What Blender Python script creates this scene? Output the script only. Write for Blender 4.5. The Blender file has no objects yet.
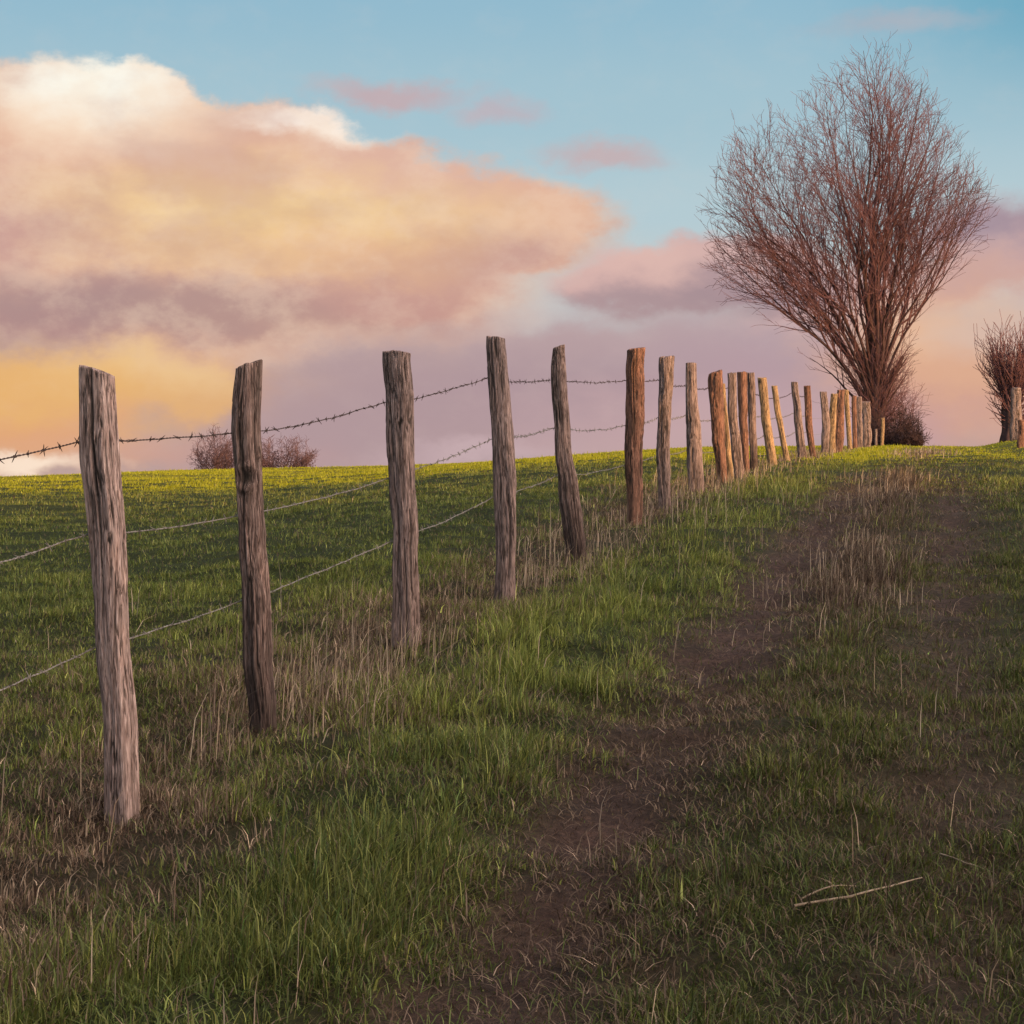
import bpy, math, random
import numpy as np

random.seed(7)
RNG = np.random.default_rng(11)
F = 2200.0          # focal length in pixels of a 1024 px wide square frame
sc = bpy.context.scene
COL = sc.collection


# ------------------------------------------------------------------ helpers
def s2l(c):
    return tuple(((v / 255.0) / 12.92 if v / 255.0 <= 0.04045 else ((v / 255.0 + 0.055) / 1.055) ** 2.4) for v in c)


def sstep(a, b, x):
    t = np.clip((np.asarray(x, float) - a) / (b - a), 0, 1)
    return t * t * (3 - 2 * t)


def _hash(ix, iy, iz, seed):
    h = (ix.astype(np.int64) * 374761393 + iy.astype(np.int64) * 668265263 + iz.astype(np.int64) * 2147483647 + seed * 1442695041) & 0x7FFFFFFF
    h = ((h ^ (h >> 13)) * 1274126177) & 0x7FFFFFFF
    h = ((h ^ (h >> 15)) * 2246822519) & 0x7FFFFFFF
    return ((h ^ (h >> 16)) & 0xFFFFF) / float(0xFFFFF)


def vn(x, y, z=None, seed=0):
    x = np.asarray(x, float); y = np.asarray(y, float)
    z = np.zeros_like(x) if z is None else np.asarray(z, float)
    x, y, z = np.broadcast_arrays(x, y, z)
    ix = np.floor(x); iy = np.floor(y); iz = np.floor(z)
    fx = x - ix; fy = y - iy; fz = z - iz
    fx = fx * fx * (3 - 2 * fx); fy = fy * fy * (3 - 2 * fy); fz = fz * fz * (3 - 2 * fz)
    r = 0
    flat = not np.any(fz)
    for dz in ((0,) if flat else (0, 1)):
        wz = 1.0 if flat else (fz if dz else 1 - fz)
        for dy in (0, 1):
            wy = fy if dy else 1 - fy
            for dx in (0, 1):
                wx = fx if dx else 1 - fx
                r = r + wx * wy * wz * _hash(ix + dx, iy + dy, iz + dz, seed)
    return r            # 0..1


def fbm(x, y, z=None, seed=0, oct=4):
    r = 0; a = 0.5; t = 0
    for k in range(oct):
        f = 2.0 ** k
        r = r + a * vn(np.asarray(x) * f + 17.3 * k, np.asarray(y) * f - 9.1 * k, None if z is None else np.asarray(z) * f, seed + k)
        t += a; a *= 0.5
    return r / t


def np_mesh(name, verts, loops, starts, smooth=True, cols=None, mats=()):
    me = bpy.data.meshes.new(name)
    verts = np.ascontiguousarray(verts, dtype=np.float32).reshape(-1)
    loops = np.ascontiguousarray(loops, dtype=np.int32).reshape(-1)
    starts = np.ascontiguousarray(starts, dtype=np.int32).reshape(-1)
    me.vertices.add(len(verts) // 3); me.vertices.foreach_set("co", verts)
    me.loops.add(len(loops)); me.loops.foreach_set("vertex_index", loops)
    me.polygons.add(len(starts)); me.polygons.foreach_set("loop_start", starts)
    me.update(calc_edges=True)
    if smooth:
        me.polygons.foreach_set("use_smooth", np.ones(len(starts), dtype=bool))
    if cols is not None:
        a = me.attributes.new("col", "FLOAT_COLOR", "POINT")
        c = np.ones((len(verts) // 3, 4), dtype=np.float32); c[:, :3] = cols
        a.data.foreach_set("color", c.reshape(-1))
    for m in mats:
        me.materials.append(m)
    return me


def quad_mesh(name, verts, quads, **k):
    q = np.asarray(quads, dtype=np.int32).reshape(-1, 4)
    return np_mesh(name, verts, q, np.arange(len(q)) * 4, **k)


def link(name, me, parent=None, loc=None):
    o = bpy.data.objects.new(name, me)
    COL.objects.link(o)
    if parent is not None:
        o.parent = parent
    if loc is not None:
        o.location = loc
    return o


def tag(o, label=None, cat=None, group=None, kind=None):
    if label: o["label"] = label
    if cat: o["category"] = cat
    if group: o["group"] = group
    if kind: o["kind"] = kind
    return o


class Tubes:
    """collects tapered tubes and builds them as ONE mesh"""
    def __init__(self):
        self.v = []; self.q = []; self.n = 0; self.c = []

    def add(self, pts, radii, sides=4, closed_tip=False):
        pts = np.asarray(pts, float); m = len(pts)
        t = np.empty_like(pts); t[1:-1] = pts[2:] - pts[:-2]; t[0] = pts[1] - pts[0]; t[-1] = pts[-1] - pts[-2]
        t /= np.linalg.norm(t, axis=1)[:, None] + 1e-9
        ref = np.array([0.31, 0.22, 0.925]) if abs(t[0, 2]) < 0.8 else np.array([0.95, 0.25, 0.1])
        a = np.cross(t, ref); a /= np.linalg.norm(a, axis=1)[:, None] + 1e-9
        b = np.cross(t, a)
        th = np.arange(sides) * 2 * math.pi / sides
        r = np.asarray(radii, float)
        ring = pts[:, None, :] + r[:, None, None] * (np.cos(th)[None, :, None] * a[:, None, :] + np.sin(th)[None, :, None] * b[:, None, :])
        self.v.append(ring.reshape(-1, 3))
        i = np.arange(m - 1)[:, None] * sides; j = np.arange(sides)[None, :]; j2 = (j + 1) % sides
        q = np.stack([i + j, i + j2, i + sides + j2, i + sides + j], -1).reshape(-1, 4) + self.n
        self.q.append(q)
        if closed_tip and sides == 4:
            e = self.n + (m - 1) * sides
            self.q.append(np.array([[e, e + 1, e + 2, e + 3]])); self.q.append(np.array([[self.n + 3, self.n + 2, self.n + 1, self.n]]))
        self.n += m * sides

    def build(self, name, mat, parent=None, loc=(0, 0, 0), smooth=True, set_loc=True):
        v = np.concatenate(self.v) - np.asarray(loc)[None, :]
        me = quad_mesh(name, v, np.concatenate(self.q), smooth=smooth, mats=[mat])
        return link(name, me, parent, loc if (parent is None and set_loc) else None)


# ------------------------------------------------------------------ terrain
def fence_x(D):
    D = np.clip(D, -30, 90)
    return -2.46 + 0.2 * D


_zp = np.array([(-400, -8), (-60, -4), (-15, -2.4), (0, -1.5), (4.5, -1.08), (6.5, -.9), (7.83, -.77), (9.95, -.59), (12.1, -.45), (14.4, -.27),
                (17, -.07), (18.9, .07), (21.2, .2), (23.6, .33), (26, .45), (30.2, .63), (33, .75), (38.7, .97), (42.6, 1.12), (53, 1.5),
                (58, 1.69), (68, 2.01), (77, 2.26), (90, 2.5), (100, 2.62), (120, 2.7), (150, 2.4), (200, 1), (400, -8), (1500, -40)])
_zl = np.array([(-400, -8), (-60, -4), (-15, -2.4), (0, -1.5), (5, -1.12), (7, -.97), (12, -.55), (20, -.2), (30, .19), (40, .5), (60, 1.05),
                (80, 1.55), (100, 2.0), (120, 2.33), (150, 2.4), (200, 1.6), (400, -8), (1500, -40)])
_T = np.arange(-400, 1500, 0.25)


def _smooth(p, w):
    a = np.interp(_T, p[:, 0], p[:, 1]); k = np.hanning(w); k /= k.sum()
    return np.convolve(np.pad(a, w // 2, mode='edge'), k, mode='valid')[:len(_T)]


_ZF = _smooth(_zp, 21); _ZL = _smooth(_zl, 41)


def rut_mask(o, x, y):
    w = 0.07 * (fbm(x * 1.6, y * 0.9, seed=31, oct=5) - 0.5) * 2 + 0.22 * (fbm(x * 5.5, y * 4.5, seed=33, oct=3) - 0.5)
    e1 = np.exp(-((o - 1.45 + w) / 0.29) ** 2)
    e2 = np.exp(-((o - 2.45 + w * 0.9) / 0.29) ** 2)
    brk = np.clip(sstep(0.38, 0.58, fbm(x * 1.2 + 40, y * 0.6, seed=77, oct=4)) + 0.7 * sstep(6.3, 5.7, y) * (o < 2.0), 0, 1)
    far = 1 - sstep(18, 34, y)
    near = sstep(-6, 0, y)
    return np.clip(e1 * (0.72 + 0.28 * brk) , 0, 1) * far * near, np.clip(e2 * (0.70 + 0.30 * brk), 0, 1) * far * near * 0.9


def terrain(x, y):
    x = np.asarray(x, float); y = np.asarray(y, float)
    zf = np.interp(y, _T, _ZF); zl = np.interp(y, _T, _ZL)
    o = x - fence_x(y)
    w = 1.2 + 0.24 * np.clip(y, 0, 110)
    t = sstep(0.2, 1.0, -o / w)
    z = zf * (1 - t) + zl * t
    # the left side of the field sinks a little, the right bank rises
    z = z - 0.95 * sstep(8, 27, -x) * np.clip(y / 100, 0, 1.5) * t
    z = z + 0.22 * sstep(3.2, 4.6, o) * sstep(30, 60, y) * (1 - sstep(85, 120, y))
    # long swells in the pasture
    z = z + 0.16 * (fbm(x * 0.05, y * 0.14, seed=5, oct=3) - 0.5) * t * sstep(8, 30, y)
    z = z + 0.07 * (fbm(x * 0.5, y * 0.45, seed=6, oct=3) - 0.5)
    z = z + 0.12 * (fbm(x * 2.3, y * 2.2, seed=8, oct=3) - 0.5) * (1 - sstep(30, 60, y))
    r1, r2 = rut_mask(o, x, y)
    z = z - 0.055 * r1 - 0.045 * r2
    z = z - 0.035 * np.exp(-((o - 0.0) / 0.35) ** 2) * sstep(30, 15, y)
    # unseen hill added behind the viewer to keep low sun off the near ground
    cr = 18.5 + 2.4 * (fbm(x * 0.035, y * 0.0 + 3.3, seed=41, oct=4) - 0.5)
    z = z + cr * sstep(-12, -70, y) * (1 - 0.75 * sstep(-75, -190, y)) * sstep(-260, -60, x)
    return z


def base_z(x, y):
    return float(terrain(np.array([x]), np.array([y]))[0])


# ------------------------------------------------------------------ materials
def new_mat(name):
    m = bpy.data.materials.new(name); m.use_nodes = True
    nt = m.node_tree; nt.nodes.clear()
    return m, nt


def nd(nt, t, **k):
    n = nt.nodes.new(t)
    for a, v in k.items():
        if a.startswith("i_"):
            key = a[2:]
            key = int(key) if key.isdigit() else key.replace("_", " ")
            n.inputs[key].default_value = v
        else:
            setattr(n, a, v)
    return n


def ramp(nt, fac, stops):
    r = nd(nt, "ShaderNodeValToRGB"); e = r.color_ramp.elements
    while len(e) < len(stops): e.new(0.5)
    for k, (p, c) in enumerate(stops):
        e[k].position = p; e[k].color = (c[0], c[1], c[2], 1)
    nt.links.new(fac, r.inputs[0]); return r.outputs[0]


def mat_blade():
    m, nt = new_mat("grass_blade"); L = nt.links.new
    at = nd(nt, "ShaderNodeAttribute", attribute_name="col")
    d = nd(nt, "ShaderNodeBsdfDiffuse"); t = nd(nt, "ShaderNodeBsdfTranslucent"); g = nd(nt, "ShaderNodeBsdfGlossy", i_Roughness=0.5)
    hs = nd(nt, "ShaderNodeHueSaturation", i_Saturation=1.1, i_Value=1.05)
    L(at.outputs["Color"], d.inputs[0]); L(at.outputs["Color"], hs.inputs["Color"]); L(hs.outputs[0], t.inputs[0])
    g.inputs[0].default_value = (0.8, 0.8, 0.8, 1)
    a = nd(nt, "ShaderNodeMixShader", i_Fac=0.24); L(d.outputs[0], a.inputs[1]); L(t.outputs[0], a.inputs[2])
    b = nd(nt, "ShaderNodeMixShader", i_Fac=0.015); L(a.outputs[0], b.inputs[1]); L(g.outputs[0], b.inputs[2])
    out = nd(nt, "ShaderNodeOutputMaterial"); L(b.outputs[0], out.inputs[0])
    return m


def mat_ground(name):
    m, nt = new_mat(name); L = nt.links.new
    tc = nd(nt, "ShaderNodeTexCoord")
    at = nd(nt, "ShaderNodeAttribute", attribute_name="col")
    n1 = nd(nt, "ShaderNodeTexNoise", i_Scale=28.0, i_Detail=8.0, i_Roughness=0.7); L(tc.outputs["Object"], n1.inputs["Vector"])
    n2 = nd(nt, "ShaderNodeTexNoise", i_Scale=3.0, i_Detail=6.0, i_Roughness=0.6); L(tc.outputs["Object"], n2.inputs["Vector"])
    f1 = ramp(nt, n1.outputs[0], [(0.3, (0.45, 0.42, 0.42)), (0.55, (1, 1, 1)), (0.75, (1.75, 1.6, 1.45))])
    f2 = ramp(nt, n2.outputs[0], [(0.3, (0.7, 0.72, 0.7)), (0.7, (1.25, 1.2, 1.2))])
    a = nd(nt, "ShaderNodeMix", data_type='RGBA', blend_type='MULTIPLY'); a.inputs[0].default_value = 1
    L(at.outputs["Color"], a.inputs[6]); L(f1, a.inputs[7])
    b = nd(nt, "ShaderNodeMix", data_type='RGBA', blend_type='MULTIPLY'); b.inputs[0].default_value = 1
    L(a.outputs[2], b.inputs[6]); L(f2, b.inputs[7])
    p = nd(nt, "ShaderNodeBsdfPrincipled", i_Roughness=0.95); p.inputs["Specular IOR Level"].default_value = 0.1
    L(b.outputs[2], p.inputs["Base Color"])
    n3 = nd(nt, "ShaderNodeTexNoise", i_Scale=60.0, i_Detail=6.0, i_Roughness=0.75); L(tc.outputs["Object"], n3.inputs["Vector"])
    bp = nd(nt, "ShaderNodeBump", i_Strength=0.9, i_Distance=0.03); L(n3.outputs[0], bp.inputs["Height"]); L(bp.outputs[0], p.inputs["Normal"])
    out = nd(nt, "ShaderNodeOutputMaterial"); L(p.outputs[0], out.inputs[0])
    return m


def mat_wood(name, dark, mid, light, zdark=0.0, seed=0.0, basecol=(0.035, 0.026, 0.02)):
    m, nt = new_mat(name); L = nt.links.new
    tc = nd(nt, "ShaderNodeTexCoord")
    mp = nd(nt, "ShaderNodeMapping"); mp.inputs["Location"].default_value = (seed, seed * .7, seed * 1.3); mp.inputs["Scale"].default_value = (170, 170, 15.0)
    L(tc.outputs["Object"], mp.inputs[0])
    n1 = nd(nt, "ShaderNodeTexNoise", i_Scale=1.0, i_Detail=7.0, i_Roughness=0.62, i_Distortion=0.6); L(mp.outputs[0], n1.inputs["Vector"])
    mp2 = nd(nt, "ShaderNodeMapping"); mp2.inputs["Location"].default_value = (seed * 2, 3, seed); mp2.inputs["Scale"].default_value = (22, 22, 7.0)
    L(tc.outputs["Object"], mp2.inputs[0])
    n2 = nd(nt, "ShaderNodeTexNoise", i_Scale=1.0, i_Detail=5.0, i_Roughness=0.6); L(mp2.outputs[0], n2.inputs["Vector"])
    mid2 = tuple(0.55 * a + 0.45 * b for a, b in zip(mid, light))
    c1 = ramp(nt, n1.outputs[0], [(0.30, dark), (0.42, mid), (0.54, mid2), (0.68, light)])
    c2 = ramp(nt, n2.outputs[0], [(0.3, (0.62, 0.58, 0.56)), (0.5, (1, 1, 1)), (0.72, (1.25, 1.18, 1.12))])
    a = nd(nt, "ShaderNodeMix", data_type='RGBA', blend_type='MULTIPLY'); a.inputs[0].default_value = 1
    L(c1, a.inputs[6]); L(c2, a.inputs[7])
    mp3 = nd(nt, "ShaderNodeMapping"); mp3.inputs["Location"].default_value = (seed * 3, 1, seed * 2); mp3.inputs["Scale"].default_value = (62, 62, 4.5)
    L(tc.outputs["Object"], mp3.inputs[0])
    n4 = nd(nt, "ShaderNodeTexNoise", i_Scale=1.0, i_Detail=3.0, i_Roughness=0.55, i_Distortion=0.4); L(mp3.outputs[0], n4.inputs["Vector"])
    lines = ramp(nt, n4.outputs[0], [(0.0, (1, 1, 1)), (0.468, (1, 1, 1)), (0.497, (0.16, 0.13, 0.12)), (0.526, (1, 1, 1)), (1.0, (1, 1, 1))])
    a2 = nd(nt, "ShaderNodeMix", data_type='RGBA', blend_type='MULTIPLY'); a2.inputs[0].default_value = 0.85
    L(a.outputs[2], a2.inputs[6]); L(lines, a2.inputs[7]); a = a2
    # crack mask from the sculpted depth
    at = nd(nt, "ShaderNodeAttribute", attribute_name="col")
    sp = nd(nt, "ShaderNodeSeparateColor"); L(at.outputs["Color"], sp.inputs[0])
    b = nd(nt, "ShaderNodeMix", data_type='RGBA'); L(sp.outputs[0], b.inputs[0]); L(a.outputs[2], b.inputs[6])
    b.inputs[7].default_value = (*basecol, 1)
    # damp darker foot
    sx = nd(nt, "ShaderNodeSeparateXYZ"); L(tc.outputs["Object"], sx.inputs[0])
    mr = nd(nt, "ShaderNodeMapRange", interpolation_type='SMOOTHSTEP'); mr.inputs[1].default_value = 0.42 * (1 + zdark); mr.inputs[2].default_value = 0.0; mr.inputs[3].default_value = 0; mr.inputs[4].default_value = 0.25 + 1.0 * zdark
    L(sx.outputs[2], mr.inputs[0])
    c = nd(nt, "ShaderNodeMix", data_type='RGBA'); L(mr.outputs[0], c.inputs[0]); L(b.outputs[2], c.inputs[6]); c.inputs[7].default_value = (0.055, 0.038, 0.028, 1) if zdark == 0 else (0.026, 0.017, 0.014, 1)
    p = nd(nt, "ShaderNodeBsdfPrincipled", i_Roughness=0.88); p.inputs["Specular IOR Level"].default_value = 0.2
    L(c.outputs[2], p.inputs["Base Color"])
    bp = nd(nt, "ShaderNodeBump", i_Strength=1.0, i_Distance=0.01); L(n1.outputs[0], bp.inputs["Height"]); L(bp.outputs[0], p.inputs["Normal"])
    out = nd(nt, "ShaderNodeOutputMaterial"); L(p.outputs[0], out.inputs[0])
    return m


def mat_simple(name, c0, c1, scale=20.0, rough=0.85, metallic=0.0, stretch=1.0):
    m, nt = new_mat(name); L = nt.links.new
    tc = nd(nt, "ShaderNodeTexCoord")
    mp = nd(nt, "ShaderNodeMapping"); mp.inputs["Scale"].default_value = (1, 1, stretch); L(tc.outputs["Object"], mp.inputs[0])
    n1 = nd(nt, "ShaderNodeTexNoise", i_Scale=scale, i_Detail=5.0, i_Roughness=0.65); L(mp.outputs[0], n1.inputs["Vector"])
    c = ramp(nt, n1.outputs[0], [(0.35, c0), (0.65, c1)])
    p = nd(nt, "ShaderNodeBsdfPrincipled", i_Roughness=rough, i_Metallic=metallic); p.inputs["Specular IOR Level"].default_value = 0.25
    L(c, p.inputs["Base Color"])
    bp = nd(nt, "ShaderNodeBump", i_Strength=0.6, i_Distance=0.02); L(n1.outputs[0], bp.inputs["Height"]); L(bp.outputs[0], p.inputs["Normal"])
    out = nd(nt, "ShaderNodeOutputMaterial"); L(p.outputs[0], out.inputs[0])
    return m


M_BLADE = mat_blade()
M_GROUND = mat_ground("pasture_soil")
M_PATH = mat_ground("track_soil")
WOOD = {
    'pink': mat_wood("weathered_pinkish_wood", (0.07, 0.043, 0.038), (0.31, 0.215, 0.185), (0.60, 0.46, 0.41), seed=1.0),
    'grey': mat_wood("weathered_grey_wood", (0.04, 0.027, 0.025), (0.19, 0.132, 0.117), (0.42, 0.31, 0.275), seed=5.0),
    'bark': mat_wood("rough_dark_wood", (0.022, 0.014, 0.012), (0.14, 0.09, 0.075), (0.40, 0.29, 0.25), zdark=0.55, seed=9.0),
    'brown': mat_wood("brown_split_wood", (0.04, 0.018, 0.013), (0.18, 0.085, 0.058), (0.36, 0.19, 0.125), seed=13.0),
    'tan': mat_wood("tan_barkless_wood", (0.10, 0.05, 0.024), (0.34, 0.21, 0.105), (0.52, 0.36, 0.20), seed=17.0),
}
M_WIRES = [mat_simple("backlit_rusty_wire", (0.030, 0.018, 0.014), (0.085, 0.055, 0.045), 60, rough=0.7, metallic=0.3),  # upper strands coloured darker to stand in for their backlit tone against the sky
           mat_simple("half_backlit_rusty_wire", (0.07, 0.055, 0.045), (0.30, 0.27, 0.23), 60, rough=0.6, metallic=0.3),
           mat_simple("dull_galvanised_wire", (0.08, 0.066, 0.054), (0.29, 0.26, 0.22), 60, rough=0.55, metallic=0.4)]
M_BARK = mat_simple("reddish_tree_bark", (0.035, 0.018, 0.018), (0.09, 0.048, 0.044), 6, stretch=0.4)
M_TWIG = mat_simple("reddish_twig_bark", (0.095, 0.042, 0.047), (0.165, 0.078, 0.078), 3)
M_SHRUB = mat_simple("shrub_twigs", (0.07, 0.038, 0.045), (0.16, 0.09, 0.09), 3)
M_STRAW = mat_simple("pale_straw", (0.13, 0.098, 0.065), (0.27, 0.21, 0.145), 30)

# ------------------------------------------------------------------ ground and path
GREEN = np.array([0.030, 0.042, 0.012]); BROWN = np.array([0.050, 0.033, 0.022]); DIRT = np.array([0.068, 0.044, 0.035])


def dryness(o, x, y):
    """share of dead straw among the blades, 0..1"""
    strip = np.exp(-((o + 0.18) / 0.52) ** 2) * (1 - 0.3 * sstep(20, 30, y)) * (0.62 + 0.38 * sstep(5.5, 7.5, y))
    n = fbm(x * 0.8, y * 0.5, seed=51, oct=4)
    d = 0.07 + 0.74 * strip * (0.35 + 1.05 * n)
    d = d + 0.26 * sstep(0.58, 0.70, n) * sstep(12, 7, y) * (o < 1.2)
    d = d + 0.25 * sstep(13, 8, y) * sstep(-0.6, -1.0, o)
    mid = np.exp(-((o - 1.9) / 0.28) ** 2)
    d = d + (0.08 + 0.2 * sstep(10, 14, y)) * mid + 0.65 * mid * (np.exp(-((y - 12.5) / 2.0) ** 2) + np.exp(-((y - 22) / 4.5) ** 2) + np.exp(-((y - 43) / 5) ** 2))
    r1, r2 = rut_mask(o, x, y)
    d = d + 0.45 * r1 + 0.35 * r2
    d = d + 0.11 * sstep(1.2, 1.5, o) * sstep(34, 20, y)
    far = sstep(45, 60, y)
    return np.clip(d, 0, 0.95) * (1 - 0.8 * far * (o < -1.5))


def soil_color(x, y):
    o = x - fence_x(y)
    r1, r2 = rut_mask(o, x, y); r = np.clip(r1 + r2, 0, 1)[..., None]
    d = dryness(o, x, y)[..., None]
    c = GREEN * (1 - d) + BROWN * d
    c = c * (1 - r) + DIRT * r
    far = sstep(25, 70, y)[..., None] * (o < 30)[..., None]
    lit_fieldc = np.array([0.12, 0.115, 0.014])  # far soil tinted to match the sunlight painted on the far grass
    c = c * (1 - 0.85 * far) + lit_fieldc * 0.85 * far
    return c


us = np.concatenate([-np.geomspace(420, 5, 60), np.arange(-4.9, 6.0, 0.055), np.geomspace(6.1, 420, 60)])
ds = np.concatenate([-np.geomspace(330, 4, 40), np.arange(-3.8, 3.0, 0.2), 3.0 + (np.geomspace(1, 1.0 + 67, 430) - 1) * 1.0, np.geomspace(71.5, 1300, 70)])
UU, DD = np.meshgrid(us, ds)
XX = UU + fence_x(DD); ZZ = terrain(XX, DD)
V = np.stack([XX, DD, ZZ], -1).reshape(-1, 3)
nu = len(us); nv = len(ds)
ii = np.arange(nv - 1)[:, None] * nu; jj = np.arange(nu - 1)[None, :]
Q = np.stack([ii + jj, ii + jj + 1, ii + nu + jj + 1, ii + nu + jj], -1).reshape(-1, 4)
COLS = soil_color(XX, DD).reshape(-1, 3)
cx = V[Q].mean(1)
r1, r2 = rut_mask(cx[:, 0] - fence_x(cx[:, 1]), cx[:, 0], cx[:, 1])
is_path = (np.maximum(r1, r2) > 0.42) & (cx[:, 1] > 2)


def submesh(name, quads, mat):
    u, inv = np.unique(quads.reshape(-1), return_inverse=True)
    return quad_mesh(name, V[u], inv.reshape(-1, 4), cols=COLS[u], mats=[mat])


tag(link("ground", submesh("ground", Q[~is_path], M_GROUND)), kind="structure")
tag(link("path", submesh("path", Q[is_path], M_PATH)), kind="structure")


# ------------------------------------------------------------------ grass
def blades(name, P, h, w, az, lean, col, kind_label=None, curl=None):
    n = len(P)
    ld = np.stack([np.cos(az), np.sin(az), np.zeros(n)], 1)
    fa = az + math.pi / 2 + RNG.normal(0, 0.7, n)
    s = np.stack([np.cos(fa), np.sin(fa), np.zeros(n)], 1)
    up = np.array([0, 0, 1.0])
    hz = h * np.sqrt(np.clip(1 - np.clip(lean, 0, 0.97) ** 2, 0.02, 1))
    mid = P + ld * (h * lean * 0.30)[:, None] + up * (hz * 0.64)[:, None]
    tip = P + ld * (h * lean)[:, None] + up * hz[:, None]
    hw = (w / 2)[:, None]
    v = np.stack([P - s * hw, P + s * hw, mid - s * hw * 0.8, mid + s * hw * 0.8, tip], 1).reshape(-1, 3)
    b = np.arange(n)[:, None] * 5
    loops = np.concatenate([b + 0, b + 1, b + 3, b + 2, b + 2, b + 3, b + 4], 1)
    starts = (np.arange(n)[:, None] * 7 + np.array([[0, 4]])).reshape(-1)
    me = np_mesh(name, v, loops, starts, smooth=True, cols=np.repeat(col, 5, axis=0), mats=[M_BLADE])
    o = link(name, me)
    return o


def zone(o, x, y):
    """relative cover and blade height (m)"""
    r1, r2 = rut_mask(o, x, y)
    n = fbm(x * 1.3, y * 0.9, seed=61, oct=4)
    tus = fbm(x * 3.4, y * 2.6, seed=63, oct=3)
    dens = np.ones_like(x); hgt = np.full_like(x, 0.085)
    field = sstep(-0.7, -1.2, o)
    verge = sstep(0.15, 0.45, o) * sstep(1.35, 1.1, o)
    mid = np.exp(-((o - 1.95) / 0.26) ** 2)
    right = sstep(2.6, 3.0, o)
    hgt = 0.036 * field + (1 - field) * 0.047
    hgt = hgt + 0.024 * verge + 0.012 * mid + 0.004 * right
    hgt = hgt * (0.40 + 0.5 * n + 0.72 * sstep(0.38, 0.72, tus)) * (0.82 + 0.18 * sstep(5, 9, y))
    dens = dens * (0.35 + 0.95 * sstep(0.3, 0.62, tus))
    hgt = hgt * (1 - 0.38 * sstep(24, 32, y) * (o > -1.0))
    hollow = sstep(0.40, 0.30, fbm(x * 1.1 + 9, y * 0.9, seed=67, oct=3))
    dens = dens * (1 - 0.75 * hollow)
    dens = dens * (1 - 0.84 * r1) * (1 - 0.78 * r2)
    hgt = hgt * (1 - 0.6 * r1) * (1 - 0.5 * r2)
    tallmid = mid * (np.exp(-((y - 12.5) / 2.0) ** 2) + 1.2 * np.exp(-((y - 21) / 3.5) ** 2) + 0.2 * np.exp(-((y - 43) / 5) ** 2))
    hgt = hgt * (1 + 1.0 * tallmid)
    return dens, hgt


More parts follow.
